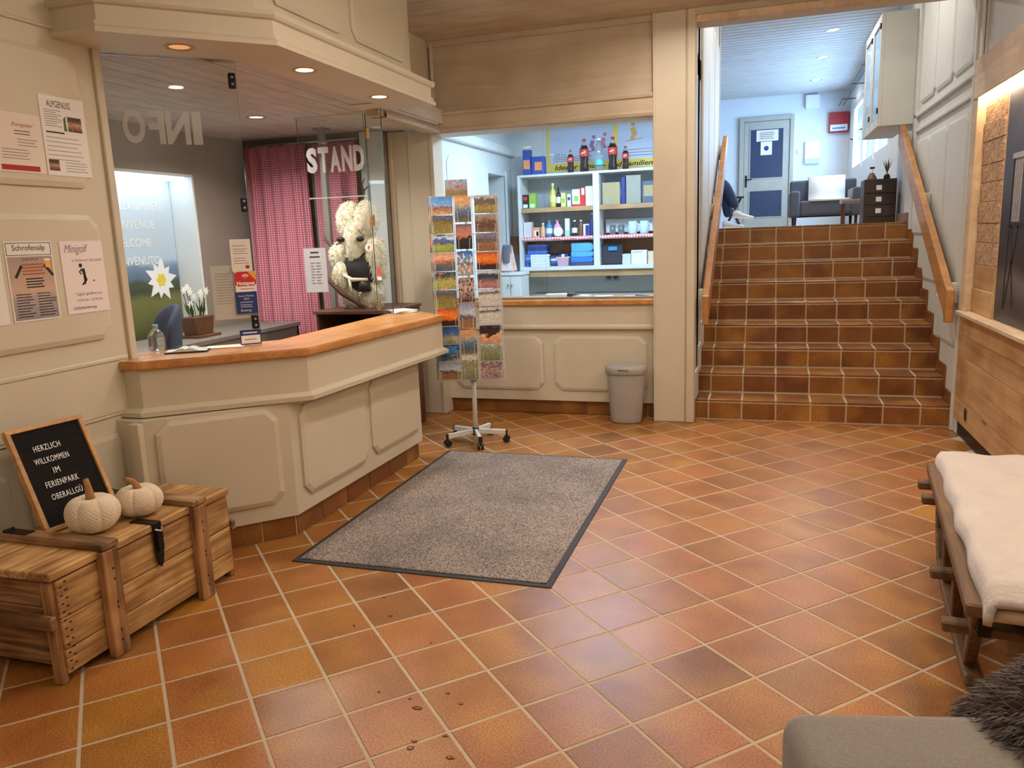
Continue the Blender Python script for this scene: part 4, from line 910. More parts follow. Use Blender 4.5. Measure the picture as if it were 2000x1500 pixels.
# ------------------------------------------------------------------ posters on the left wall
A = lambda y0, y1, z0, z1: (frame_left((y0 + y1) / 2, (z0 + z1) / 2, -2.829), y1 - y0, z1 - z0)
M, w_, h_ = A(2.60, 2.825, 1.79, 2.112)
s = sheet('printed_poster', M, w_, h_, paper, 'ALPGENUSS poster with two small farm photos, topmost on the left wall', 'poster')
text('ALPGENUSS', ink, s, -0.018, h_ * .40, w=0.118, h=0.026, z=0.002)
lines(s, -w_ * .42, -0.005, [h_ * (.32 - .028 * k) for k in range(8)], 0.0022); lines(s, -w_ * .42, 0.0, [h_ * .045], 0.006, ink)
lines(s, -w_ * .44, w_ * .36, [-h_ * (.02 + .055 * k) for k in range(6)], 0.0022, rs=random.Random(4)); lines(s, -0.02, w_ * .44, [-h_ * (.33 + .035 * k) for k in range(4)], 0.0022); 
barn = picture('barn_photo', [(0, (60, 36, 28)), (0.3, (150, 100, 70)), (0.5, (196, 150, 110)), (0.7, (92, 48, 40)), (1, (60, 30, 28))], 5, 0.4, seed=2)
t = MB(); t.box(-0.035, 0.035, -0.03, 0.03, 0, 0.001); t.build('photo_print', barn, s, loc=(w_ * .24, h_ * .17, 0.0016)); t = MB(); t.box(-0.025, 0.025, -0.022, 0.022, 0, 0.001); t.build('photo_print', barn, s, loc=(-w_ * .34, -h_ * .37, 0.0016))
t = MB(); t.prism([(-.008, -.03), (.008, -.03), (.004, 0), (.006, .03), (-.006, .02)], 0, 0.001); t.build('plant_print', green, s, loc=(w_ * .02, h_ * .17, 0.0016))
M, w_, h_ = A(2.38, 2.594, 1.792, 2.021)
s = sheet('printed_poster', M, w_, h_, paperwarm, 'white flyer with red headline "Königsalpe" left of the ALPGENUSS poster', 'poster')
text('„Königsalpe“', inkred, s, 0.02, h_ * .30, w=0.105, z=0.002); lines(s, -0.02, w_ * .40, [h_ * .20, h_ * .15], 0.003, ink); lines(s, -w_ * .05, w_ * .42, [h_ * (.06 - .05 * k) for k in range(3)], 0.0025); lines(s, -w_ * .4, w_ * .2, [-h_ * (.12 + .05 * k) for k in range(4)], 0.0025)
t = MB(); t.box(-w_ * .45, w_ * .36, -h_ * .47, -h_ * .38, 0.0016, 0.002); t.build('red_bar', inkred, s)
M, w_, h_ = A(2.345, 2.563, 1.203, 1.522)
s = sheet('printed_poster', M, w_, h_, paper, 'Schrofenalp poster with woodgrain print and beer mug on the left wall', 'poster')
barnw = picture('plank_print', [(0, (150, 140, 146)), (0.35, (176, 160, 156)), (0.45, (206, 176, 152)), (0.7, (190, 160, 142)), (1, (172, 150, 142))], 6, 0.2, seed=6)
t = MB(); t.box(-w_ * .47, w_ * .47, -h_ * .48, h_ * .31, 0.0016, 0.002); pp = t.build('plank_print', barnw, s)
text('Schrofenalp', ink, s, 0, h_ * .41, w=0.15, z=0.0022); t = MB()
for a in ((-w_ * .47, w_ * .47, h_ * .475, h_ * .482), (-w_ * .47, w_ * .47, h_ * .325, h_ * .332), (-w_ * .47, -w_ * .46, h_ * .33, h_ * .48), (w_ * .46, w_ * .47, h_ * .33, h_ * .48)): t.box(a[0], a[1], a[2], a[3], 0.0016, 0.0022)
t.build('border_print', ink, s)
text('UNSER GRILLER', ink, s, 0, h_ * .275, w=0.075, z=0.0024)
lines(s, -w_ * .2, w_ * .3, [h_ * (.21 - .04 * k) for k in range(4)], 0.006, mat('rust_ink', (176, 92, 66), 0.7), 0.0022); lines(s, -w_ * .15, w_ * .25, [h_ * (.03 - .035 * k) for k in range(4)], 0.005, ink, 0.0022)
lines(s, -w_ * .40, -w_ * .02, [-h_ * (.16 + .035 * k) for k in range(9)], 0.0035, ink, 0.0022); lines(s, w_ * .05, w_ * .46, [-h_ * (.16 + .035 * k) for k in range(9)], 0.0035, ink, 0.0022, rs=random.Random(2))
t = MB(); t.box(-.012, .012, -.018, .010, .0022, .0026); t.build('beer_print', orange, s, loc=(w_ * .36, h_ * .22, 0)); t = MB(); t.box(-.014, .014, .010, .018, .0022, .0026); t.build('foam_print', whiteprint, s, loc=(w_ * .36, h_ * .22, 0))
t = MB(); t.bar((-w_ * .35, h_ * .05, .0023), (-w_ * .2, h_ * .2, .0023), .012, .0004); t.bar((w_ * .28, h_ * .2, .0023), (w_ * .45, h_ * .06, .0023), .012, .0004); t.build('fork_print', ink, s)
M, w_, h_ = A(2.602, 2.827, 1.21, 1.519)
s = sheet('printed_poster', M, w_, h_, mat('rose_paper', (234, 220, 218), 0.75, var=0.01), 'pinkish Minigolf notice with golfer silhouette beside the Schrofenalp poster', 'poster')
text('Minigolf', inkgrey, s, -0.03, h_ * .38, w=0.125, h=0.045, z=0.002, shear=0.4); text('in Missen am Sportplatz', inkgrey, s, 0.02, h_ * .23, w=0.16, z=0.002)
text('Täglich geöffnet von', inkgrey, s, 0.01, -h_ * .24, w=0.14, z=0.002); text('10.00 Uhr - 22.00 Uhr', inkgrey, s, 0.012, -h_ * .32, w=0.14, z=0.002); text('Selbstbedienung', ink, s, -0.02, -h_ * .43, w=0.125, z=0.002, shear=0.4)
t = MB(); t.lathe([(0.009, 0.0016), (0.009, 0.002)], 14, (-0.018, 0.05, 0)); t.tube([(-0.008, 0.036, .002), (-0.002, 0.01, .002), (-0.004, -0.032, .002)], [.010, .007, .004], 6); t.tube([(-0.002, 0.005, .002), (0.006, -0.012, .002), (-0.02, -0.034, .002)], [.006, .005, .004], 6); t.tube([(-0.012, 0.036, .002), (-0.028, 0.022, .002), (-0.018, 0.012, .002)], .0035, 6); t.lathe([(0.004, 0.0016), (0.004, 0.002)], 10, (0.045, -0.018, 0))
for i, v in enumerate(t.v): t.v[i] = (v[0], v[1], 0.0016 if v[2] < 0.0018 else 0.0021)
t.build('golfer_print', ink, s)
M, w_, h_ = A(2.12, 2.325, 1.20, 1.52); s = sheet('printed_poster', M, w_, h_, paper, 'white notice cut off at the left edge beside the Schrofenalp poster', 'poster'); lines(s, -w_ * .4, w_ * .4, [h_ * (.3 - .06 * k) for k in range(9)], 0.003)

# ------------------------------------------------------------------ wooden chest
cx0, cx1, cy0, cy1 = -2.70, -2.26, 1.875, 2.775
cst = thing('wooden_chest', 'old pine chest with battens and black iron hasp against the left wall', 'chest', ((cx0 + cx1) / 2, (cy0 + cy1) / 2, 0))
def cbox(name, m, x0, x1, y0, y1, z0, z1, bevel=0.003, jit=0.0):
    c = ((x0 + x1) / 2, (y0 + y1) / 2, (z0 + z1) / 2); t = MB(); t.box(x0 - c[0], x1 - c[0], y0 - c[1], y1 - c[1], z0 - c[2], z1 - c[2])
    o = t.build(name, m, cst, loc=Vector(c) - cst.location, bevel=bevel); 
    if jit: o.rotation_euler = (random.uniform(-jit, jit), random.uniform(-jit, jit), random.uniform(-jit, jit))
    return o
for z0, z1 in ((0.035, 0.122), (0.125, 0.237), (0.240, 0.378)):
    cbox('front_plank', chestwood, cx1 - 0.02, cx1, cy0, cy1, z0, z1, 0.004, 0.002); cbox('back_plank', chestwood, cx0, cx0 + 0.02, cy0, cy1, z0, z1, 0.004)
cbox('floor_board', chestgrey, cx0 + .02, cx1 - .02, cy0 + .03, cy1 - .03, 0.045, 0.06)
for yy in (cy0 + 0.012, cy1 - 0.03):
    for z0, z1 in ((0.05, 0.19), (0.193, 0.265), (0.268, 0.378)): cbox('end_plank', chestgrey, cx0 + .02, cx1 - .02, yy, yy + 0.018, z0, z1, 0.004)
for a, b in ((cx1 - 0.055, cx1 - 0.012), (cx0 + 0.01, cx0 + 0.055)):
    cbox('corner_post', chestv, a, b, cy0 - 0.018, cy0 + 0.010, 0.0, 0.375, 0.004); cbox('corner_post', chestv, a, b, cy1 - 0.01, cy1 + 0.014, 0.0, 0.375, 0.004)
cbox('end_cleat', chestgrey, cx0 + 0.01, cx1 + 0.004, cy0 - 0.045, cy0 - 0.018, 0.215, 0.262, 0.004); cbox('end_cleat', chestgrey, cx0 + .01, cx1 + 0.004, cy1 + 0.014, cy1 + 0.035, 0.215, 0.262, 0.004)
for x0, x1 in ((cx1 - 0.155, cx1 + 0.008), (cx1 - 0.31, cx1 - 0.158), (cx0 - 0.004, cx1 - 0.313)): cbox('lid_plank', chestwood, x0, x1, cy0 - 0.03, cy1 + 0.006, 0.386, 0.416, 0.004, 0.0015)
for y0, y1 in ((2.045, 2.125), (2.525, 2.605)):
    cbox('lid_batten', chestgrey, cx0 - 0.01, cx1 + 0.035, y0, y1, 0.416, 0.441, 0.004); cbox('front_batten', chestv, cx1, cx1 + 0.034, y0 + 0.002, y1 - 0.004, 0.0, 0.412, 0.004); cbox('back_batten', chestv, cx0 - 0.02, cx0, y0, y1, 0.0, 0.412, 0.004)
    t = MB(); t.box(-0.05, 0.05, -0.02, 0.02, 0, 0.004); t.tube([(-0.055, -0.02, 0.004), (-0.055, 0.02, 0.004)], 0.008, 8); t.build('lid_hinge', black_metal, cst, loc=(cx0 + 0.05 - cst.location.x, (y0 + y1) / 2 - cst.location.y, 0.441))
t = MB(); t.box(-0.10, 0.012, -0.022, 0.022, 0.0, 0.004); hp = t.build('hasp', black_metal, cst, loc=(cx1 - cst.location.x, 2.335 - cst.location.y, 0.4165), bevel=0.001)
t = MB(); t.box(0.009, 0.016, -0.022, 0.022, -0.12, 0.004); t.prism([(-.02, -.12), (.02, -.12), (.012, -.165), (0.0, -.18), (-.012, -.165)], 0.009, 0.018, lambda x, y, z: (z, x, y)); t.box(0.014, 0.028, -0.014, 0.014, -0.11, -0.03); t.build('strap', black_metal, hp, bevel=0.001)
t = MB(); t.tube([(0.02, -0.018, -0.02), (0.034, 0, -0.03), (0.02, 0.018, -0.02)], 0.004, 8); t.build('staple', steel, hp)
nails = MB()
for y0 in (2.085, 2.565):
    for z in (0.06, 0.10, 0.19, 0.21, 0.30, 0.34): nails.lathe([(0.003, 0), (0.003, 0.001)], 8, (0, 0, 0)); 
nails = MB()
for k in range(22):
    yy = cy0 + 0.015 + 0.02 * (k % 2); zz_ = 0.05 + 0.015 * k
    nails.box(cx1 - 0.0005 - cst.location.x, cx1 + 0.0012 - cst.location.x, yy - 0.005 - cst.location.y, yy + 0.005 - cst.location.y, zz_ - 0.002, zz_ + 0.002)
for y0 in (2.085, 2.565):
    for z in (0.06, 0.10, 0.19, 0.21, 0.30, 0.34): nails.box(cx1 + .033 - cst.location.x, cx1 + .0352 - cst.location.x, y0 - .003 - cst.location.y, y0 + .003 - cst.location.y, z - .004, z + .004)
nails.build('nail_heads', black_metal, cst, kind='stuff')

# letter board
up_ = Vector((-0.40, 0.06, 0.915)).normalized(); rt = Vector((0.15, 0.989, 0)); rt = (rt - up_ * up_.dot(rt)).normalized()
Wb, Hb = 0.315, 0.425
bl = Vector((-2.585, 2.135, 0.4165)); M = Matrix((rt, up_, rt.cross(up_))).transposed().to_4x4(); M.translation = bl + rt * Wb / 2 + up_ * Hb / 2 + rt.cross(up_) * 0.0
lb = thing('letter_board', 'black felt letter board with oak frame leaning on the chest', 'letter board', M=M)
feltm = mat('black_felt', (24, 20, 20), 0.95, var=0.1)
t = MB(); t.box(-Wb / 2 + .01, Wb / 2 - .01, -Hb / 2 + .01, Hb / 2 - .01, -0.012, -0.002); t.build('backing', feltm, lb)
t = MB()
for k in range(48):
    y = -Hb / 2 + 0.022 + k * (Hb - 0.044) / 47; t.box(-Wb / 2 + .012, Wb / 2 - .012, y - 0.0028, y + 0.0028, -0.002, 0.0015)
t.build('felt_ribs', feltm, lb)
for a in ((-Wb / 2, Wb / 2, Hb / 2 - .018, Hb / 2), (-Wb / 2, Wb / 2, -Hb / 2, -Hb / 2 + .018), (-Wb / 2, -Wb / 2 + .018, -Hb / 2 + .018, Hb / 2 - .018), (Wb / 2 - .018, Wb / 2, -Hb / 2 + .018, Hb / 2 - .018)):
    t = MB(); t.box(*a, -0.016, 0.012); t.build('frame_bar', frameoak, lb, bevel=0.0015)
for s_, y, wd in (('HERZLICH', 0.117, 0.108), ('WILLKOMMEN', 0.066, 0.140), ('IM', 0.018, 0.026), ('FERIENPARK', -0.032, 0.135), ('OBERALLGÜ', -0.081, 0.128)):
    text(s_, whiteprint, lb, -0.022 + (0.004 if y < 0 else 0), y, w=wd, h=0.024 if 'Ü' not in s_ else 0.029, z=0.0028, extrude=0.001, bold=0.0, lspace=1.14)

# knitted pumpkins
def pumpkin(loc, r, h, lobes, label, stemdir, seed, rz=0):
    t = thing('knitted_pumpkin', label, 'pumpkin', loc, rz, 'knitted pumpkins on the chest')
    n, m = 144, 60; vs = []; fs = []
    for i in range(m + 1):
        th = math.pi * i / m
        for j in range(n):
            ph = 2 * math.pi * j / n
            gr = abs(math.cos(lobes * ph / 2)) ** 0.45; k = 0.93 + 0.07 * gr - 0.05 * (1 - gr)
            st = 0.026 * math.sin(math.pi * j / 2 + (i // 2 % 2) * math.pi) * math.sin(th) ** .5
            rad = r * (math.sin(th) ** 0.75 if 0 < i < m else 0) * k * (1 + st)
            dimple = 0.13 * h * math.exp(-((th) / 0.35) ** 2) 
            z = h / 2 + h / 2 * math.cos(th) * (1.0) - dimple
            vs.append((rad * math.cos(ph), rad * math.sin(ph), max(0.0, z)))
    for i in range(m):
        for j in range(n): fs.append((i * n + j, (i + 1) * n + j, (i + 1) * n + (j + 1) % n, i * n + (j + 1) % n))
    b_ = MB(); b_.add(vs, fs); b_.build('knitted_body', knit, t, smooth=True)
    s_ = MB(); d = Vector(stemdir); s_.tube([(0, 0, h * .80), Vector((0, 0, h * 1.0)) + d * .15, Vector((0, 0, h * 1.12)) + d * .4, Vector((0, 0, h * 1.2)) + d], [r * .20, r * .15, r * .12, r * .10], 12); s_.build('stem', cork, t, smooth=True)
    return t
pumpkin((-2.425, 2.212, 0.417), 0.097, 0.148, 7, 'larger cream knitted pumpkin with straight brown stem on the chest', (-0.012, 0.0, 0.03), 1)
pumpkin((-2.385, 2.405, 0.417), 0.090, 0.128, 6, 'smaller cream cable-knit pumpkin with bent stem behind the larger one', (-0.03, -0.035, 0.01), 2, 0.5)

# ------------------------------------------------------------------ door mat
mt = thing('door_mat', 'grey speckled door mat with black rubber edge on the tiled floor', 'mat', (-1.462, 3.955, 0))
mm, N, L, b = newmat('mat_pile'); tc = N.new('ShaderNodeTexCoord'); n1 = N.new('ShaderNodeTexNoise'); n1.inputs['Scale'].default_value = 150; n1.inputs['Detail'].default_value = 2; L.new(tc.outputs['Object'], n1.inputs['Vector'])
n2 = N.new('ShaderNodeTexNoise'); n2.inputs['Scale'].default_value = 2.5; n2.inputs['Detail'].default_value = 4; L.new(tc.outputs['Object'], n2.inputs['Vector'])
r_ = N.new('ShaderNodeValToRGB'); e = r_.color_ramp.elements; e[0].position = 0.36; e[1].position = 0.64; e[0].color = (*lin((92, 84, 80)), 1); e[1].color = (*lin((170, 157, 147)), 1); L.new(n1.outputs['Fac'], r_.inputs['Fac'])
r2_ = N.new('ShaderNodeValToRGB'); e = r2_.color_ramp.elements; e[0].position = 0.3; e[1].position = 0.55; e[0].color = (0.72, 0.71, 0.72, 1); e[1].color = (1, 1, 1, 1); L.new(n2.outputs['Fac'], r2_.inputs['Fac'])
mx = N.new('ShaderNodeMix'); mx.data_type = 'RGBA'; mx.blend_type = 'MULTIPLY'; mx.inputs[0].default_value = 1; L.new(r_.outputs['Color'], mx.inputs[6]); L.new(r2_.outputs['Color'], mx.inputs[7]); L.new(mx.outputs[2], b.inputs['Base Color']); b.inputs['Roughness'].default_value = 1.0; b.inputs['Specular IOR Level'].default_value = 0.1
bp = N.new('ShaderNodeBump'); bp.inputs['Strength'].default_value = 0.6; bp.inputs['Distance'].default_value = 0.004; L.new(n1.outputs['Fac'], bp.inputs['Height']); L.new(bp.outputs['Normal'], b.inputs['Normal'])
t = MB(); t.box(-0.633, 0.633, -0.98, 0.98, 0.0005, 0.005); t.build('rubber_edge', mat('mat_rubber', (44, 42, 46), 0.7), mt, bevel=0.002)
t = MB(); t.box(-0.605, 0.605, -0.95, 0.95, 0.003, 0.0105); t.build('pile', mm, mt, bevel=0.003)

# ------------------------------------------------------------------ postcard rack
RX0, RY0 = -1.985, 5.20
rk = thing('postcard_rack', 'white revolving postcard rack on a five-armed castor base', 'rack', (RX0, RY0, 0))
t = MB(); t.tube([(0, 0, 0.06), (0, 0, 0.49)], 0.017, 14); t.build('pole', whitemetal, rk, smooth=True)
t = MB(); t.lathe([(0.026, 0.455), (0.028, 0.47), (0.024, 0.50), (0.016, 0.505)], 16); t.build('collar', mat('collar_clear', (150, 150, 150), 0.3), rk, smooth=True)
t = MB(); t.tube([(0, 0, 0.49), (0, 0, 1.82)], 0.010, 10); t.build('mast', whitemetal, rk)
t = MB(); t.lathe([(0.028, 0.055), (0.03, 0.07), (0.03, 0.10), (0.022, 0.11)], 16); t.build('hub', plastic_black, rk)
for k in range(5):
    a = math.radians(-62 + 72 * k); c_, s_ = math.cos(a), math.sin(a)
    t = MB(); t.bar((0.02 * c_, 0.02 * s_, 0.085), (0.225 * c_, 0.225 * s_, 0.075), 0.026, 0.036); arm = t.build('base_arm', whitemetal, rk, bevel=0.003)
    t = MB(); t.bar((0.222 * c_, 0.222 * s_, 0.076), (0.234 * c_, 0.234 * s_, 0.076), 0.029, 0.039); t.build('end_cap', plastic_black, arm, bevel=0.002)
    t = MB(); q = (-s_, c_)
    for sd in (-1, 1):
        t.tube([(0.226 * c_ + q[0] * sd * 0.006, 0.226 * s_ + q[1] * sd * 0.006, 0.026), (0.226 * c_ + q[0] * sd * 0.021, 0.226 * s_ + q[1] * sd * 0.021, 0.026)], 0.025, 14)
    t.tube([(0.226 * c_, 0.226 * s_, 0.03), (0.226 * c_, 0.226 * s_, 0.062)], 0.008, 8); t.build('castor', plastic_black, arm)
fd = Vector((0.952, 0.303, 0)).normalized()          # the face turned to the room
fn = Vector((fd.y, -fd.x, 0))
FW = 0.455
def rface(x, z, off): return Vector((0, 0, z)) + fd * x + fn * off
# wire cage: uprights and rows on four faces
for q in range(4):
    ang = q * math.pi / 2; Rm = Matrix.Rotation(ang, 3, 'Z'); t = MB()
    for x in (-FW / 2, -0.068, 0.055, FW / 2): t.tube([Rm @ rface(x, 0.50, 0.215), Rm @ rface(x, 1.75, 0.215)], 0.0022, 6)
    for k in range(11): t.tube([Rm @ rface(-FW / 2, 0.505 + 0.1243 * k, 0.215), Rm @ rface(FW / 2, 0.505 + 0.1243 * k, 0.215)], 0.0018, 6)
    t.build('wire_face', whitemetal, rk)
t = MB(); t.bar(rface(-FW / 2, 1.75, 0.215), rface(FW / 2, 1.75, -0.215), 0.006, 0.006); t.bar(rface(FW / 2, 1.75, 0.215), rface(-FW / 2, 1.75, -0.215), 0.006, 0.006); t.bar(rface(-FW / 2, 0.51, 0.215), rface(FW / 2, 0.51, -0.215), 0.006, 0.006); t.bar(rface(FW / 2, 0.51, 0.215), rface(-FW / 2, 0.51, -0.215), 0.006, 0.006); t.build('spider', whitemetal, rk)
PIC = {}
def P(n, st, sc=3.0, amp=.2, seed=0, spots=None): PIC[n] = picture('card_' + n, st, sc * 1.3, amp * 1.7, 0.35, seed, spots, 8)
P('sunset', [(0, (40, 20, 16)), (.28, (60, 26, 18)), (.36, (214, 92, 30)), (.6, (240, 130, 40)), (1, (196, 92, 50))], 3, .10, 1)
P('castle', [(0, (206, 158, 116)), (.3, (150, 104, 80)), (.42, (128, 96, 86)), (.52, (120, 170, 220)), (1, (70, 132, 200))], 4, .16, 2)
P('mistpeak', [(0, (120, 104, 70)), (.18, (70, 84, 104)), (.5, (96, 120, 150)), (.7, (190, 170, 140)), (1, (236, 160, 90))], 3, .14, 3)
P('pasture', [(0, (132, 126, 70)), (.35, (170, 146, 84)), (.55, (110, 96, 66)), (.75, (96, 104, 112)), (1, (206, 210, 216))], 4, .2, 4)
P('herd', [(0, (136, 140, 60)), (.6, (120, 116, 62)), (.78, (60, 80, 60)), (.85, (70, 110, 160)), (1, (90, 130, 180))], 5, .12, 5, ((160, 96, 60), 14))
P('hut', [(0, (128, 106, 76)), (.3, (96, 60, 50)), (.6, (118, 76, 60)), (.8, (150, 136, 124)), (1, (180, 170, 160))], 4, .2, 6)
P('meadow', [(0, (120, 150, 70)), (.35, (160, 170, 90)), (.5, (100, 90, 96)), (.7, (60, 110, 180)), (.85, (220, 232, 244)), (1, (40, 90, 160))], 3, .16, 7)
P('silhouette', [(0, (24, 18, 22)), (.45, (34, 24, 28)), (.55, (206, 130, 90)), (.8, (170, 120, 120)), (1, (130, 110, 130))], 3, .16, 8)
P('autumn', [(0, (128, 96, 60)), (.4, (150, 106, 64)), (.6, (96, 84, 96)), (1, (150, 142, 160))], 4, .2, 9)
P('lakecanyon', [(0, (70, 84, 96)), (.3, (96, 104, 110)), (.5, (160, 96, 70)), (.7, (226, 170, 140)), (1, (240, 190, 160))], 3, .2, 10)
P('cowblue', [(0, (150, 146, 140)), (.3, (176, 160, 152)), (.48, (110, 96, 96)), (.6, (120, 160, 200)), (1, (40, 110, 200))], 3, .12, 11, ((230, 220, 214), 6))
P('cows', [(0, (140, 160, 74)), (.5, (170, 170, 90)), (.72, (60, 90, 60)), (.85, (50, 60, 50)), (1, (60, 110, 180))], 4, .12, 12, ((214, 150, 130), 7))
P('collage', [(0, (70, 56, 60)), (.4, (176, 140, 130)), (.7, (206, 180, 170)), (1, (150, 120, 110))], 6, .5, 13, ((60, 46, 50), 9))
P('picnic', [(0, (150, 96, 104)), (.25, (186, 130, 124)), (.45, (110, 96, 106)), (.62, (50, 54, 70)), (.78, (60, 66, 84)), (.85, (196, 206, 220)), (1, (220, 226, 234))], 4, .12, 14)
P('snow', [(0, (196, 192, 188)), (.65, (206, 202, 196)), (.78, (60, 62, 66)), (.86, (206, 208, 210)), (1, (226, 226, 224))], 3, .10, 15)
P('cross', [(0, (150, 110, 70)), (.35, (140, 104, 72)), (.45, (76, 66, 70)), (.58, (190, 196, 208)), (1, (150, 160, 190))], 4, .1, 16)
P('alpinepeak', [(0, (120, 118, 90)), (.3, (170, 164, 140)), (.5, (130, 124, 110)), (.62, (60, 100, 170)), (1, (40, 76, 150))], 4, .2, 17)
P('bluecave', [(0, (150, 150, 150)), (.3, (40, 40, 50)), (.5, (60, 130, 190)), (.8, (50, 120, 190)), (1, (40, 40, 52))], 2.5, .5, 18)
P('glow', [(0, (200, 130, 100)), (.35, (236, 180, 130)), (.5, (60, 36, 30)), (.8, (46, 26, 24)), (1, (80, 64, 80))], 2.2, .5, 19)
P('valley', [(0, (110, 116, 80)), (.5, (136, 140, 104)), (.8, (150, 150, 130)), (1, (206, 204, 200))], 6, .3, 20)
P('group', [(0, (150, 130, 130)), (.5, (186, 150, 140)), (.8, (120, 90, 90)), (1, (190, 190, 200))], 6, .5, 21, ((96, 60, 60), 12))
P('flowers', [(0, (90, 92, 60)), (.5, (140, 136, 90)), (.68, (110, 110, 90)), (.78, (206, 196, 186)), (1, (226, 222, 216))], 7, .2, 22, ((190, 180, 150), 22))
def card(x, z, w, h, pic, label, off=0.222):
    t = MB(); t.box(-w / 2, w / 2, -h / 2, h / 2, 0, 0.004)
    tilt = Vector((0, 0, 1)) - fn * 0.06
    M = frame(Vector((RX0, RY0, 0)) + rface(x, z, off), fd, tilt)
    o = t.build('postcard', PIC[pic], M=M); tag(o, label, 'postcard', 'postcards in the revolving rack'); return o
desc = {'sunset': 'glowing orange sunset', 'castle': 'tower under blue sky', 'mistpeak': 'misty blue peak at dawn', 'pasture': 'brown mountain pasture', 'herd': 'large brown herd on green', 'hut': 'dark wooden hut', 'meadow': 'spring meadow collage', 'silhouette': 'dark hilltop silhouette', 'autumn': 'autumn valley', 'lakecanyon': 'lake and canyon collage', 'cowblue': 'cow under blue sky', 'cows': 'pink cows on grass', 'collage': 'brown farm collage', 'picnic': 'picnic before dark hills', 'snow': 'snow field', 'cross': 'summit cross', 'alpinepeak': 'grey peak and deep blue sky', 'bluecave': 'blue gorge collage', 'glow': 'glowing dark cliff', 'valley': 'green valley view', 'group': 'crowded festival scene', 'flowers': 'flower meadow'}
ordn = ['first', 'second', 'third', 'fourth', 'fifth', 'sixth', 'seventh', 'eighth', 'ninth', 'tenth']
LL = ['castle', 'herd', 'meadow', 'lakecanyon', 'cows', 'herd', 'sunset', 'alpinepeak', 'bluecave', 'cross']
RR = ['pasture', 'hut', 'autumn', 'sunset', 'picnic', 'snow', 'snow', 'glow', 'valley', 'group']
CC = ['mistpeak', 'silhouette', 'cowblue', 'collage', 'cross', 'mistpeak', 'flowers']
for k in range(10):
    z = 1.690 - 0.1243 * k
    card(-0.148, z, 0.148, 0.118, LL[k], '%s postcard, %s from the top in the left column' % (desc[LL[k]], ordn[k]))
    card(0.147, z, 0.150, 0.118, RR[k], '%s postcard, %s from the top in the right column' % (desc[RR[k]], ordn[k]))
for k in range(7): card(-0.006, 1.66 - 0.1776 * k, 0.108, 0.165, CC[k], '%s postcard, %s from the top in the middle column' % (desc[CC[k]], ordn[k]), 0.226)
P('bull', [(0, (110, 120, 70)), (.3, (130, 120, 80)), (.5, (150, 150, 160)), (1, (150, 170, 200))], 3, .1, 23, ((176, 96, 80), 5)); desc['bull'] = 'cows'
o = card(-0.045, 1.80, 0.150, 0.115, 'bull', 'postcard of cows standing alone on top of the rack', 0.20)
t = MB()
for k in range(10):
    z = 1.690 - 0.1243 * k
    for xc in (-0.148, 0.147):
        for sx in (-0.058, 0.058): t.tube([rface(xc + sx - 0.012 * (1 if sx > 0 else -1), z - 0.006, 0.231), rface(xc + sx, z - 0.006, 0.231), rface(xc + sx, z - 0.060, 0.231)], 0.0016, 5)
for k in range(7):
    z = 1.66 - 0.1776 * k
    for sx in (-0.036, 0.036): t.tube([rface(-0.006 + sx * 1.3, z - 0.01, 0.236), rface(-0.006 + sx, z - 0.01, 0.236), rface(-0.006 + sx, z - 0.085, 0.236)], 0.0016, 5)
t.build('card_holder_wires', whitemetal, rk, kind='stuff')
# cards on the left flank, seen edge-on
ln = -fd
for k in range(10):
    z = 1.690 - 0.1243 * k; t = MB(); t.box(-0.075, 0.075, -0.059, 0.059, 0, 0.010)
    o = t.build('postcard', PIC[LL[(k * 3) % 10]], M=frame(Vector((RX0, RY0, 0)) + Vector((0, 0, z)) - fd * 0.228 + fn * 0.13, -fn, (0, 0, 1))); o.matrix_world = frame(Vector((RX0, RY0, 0)) + Vector((0, 0, z)) - fd * 0.228 + fn * 0.125, fn); tag(o, 'postcard stack seen edge-on, %s from the top on the rack flank' % ordn[k], 'postcard', 'postcards in the revolving rack')

# ------------------------------------------------------------------ waste bin
bn = thing('waste_bin', 'light grey plastic waste bin with lid beside the pillar', 'bin', (-1.012, 6.00, 0))
def oval(mb, prof, n=32, e=0.78):
    vs = []; fs = []; m = len(prof)
    for r, z in prof:
        for j in range(n):
            a = 2 * math.pi * j / n; vs.append((r * math.copysign(abs(math.cos(a)) ** .85, math.cos(a)), r * e * math.copysign(abs(math.sin(a)) ** .85, math.sin(a)), z))
    for i in range(m - 1):
        for j in range(n): fs.append((i * n + j, i * n + (j + 1) % n, (i + 1) * n + (j + 1) % n, (i + 1) * n + j))
    fs.append(tuple(range(n - 1, -1, -1))); fs.append(tuple((m - 1) * n + j for j in range(n))); return mb.add(vs, fs)
t = MB(); oval(t, [(0.108, 0), (0.118, 0.006), (0.122, 0.02), (0.150, 0.40), (0.150, 0.405)]); t.build('body', greyplastic, bn, smooth=False)
for p in bn.children[0].data.polygons: p.use_smooth = len(p.vertices) == 4
t = MB(); oval(t, [(0.158, 0.392), (0.162, 0.396), (0.164, 0.44), (0.156, 0.452), (0.10, 0.458)]); ld = t.build('lid', greyplastic, bn)
for p in ld.data.polygons: p.use_smooth = len(p.vertices) == 4
t = MB(); t.box(-0.042, 0.038, -0.1305, -0.124, 0.428, 0.434); t.build('grip_slot', mat('slot_grey', (96, 94, 92), 0.6), ld)
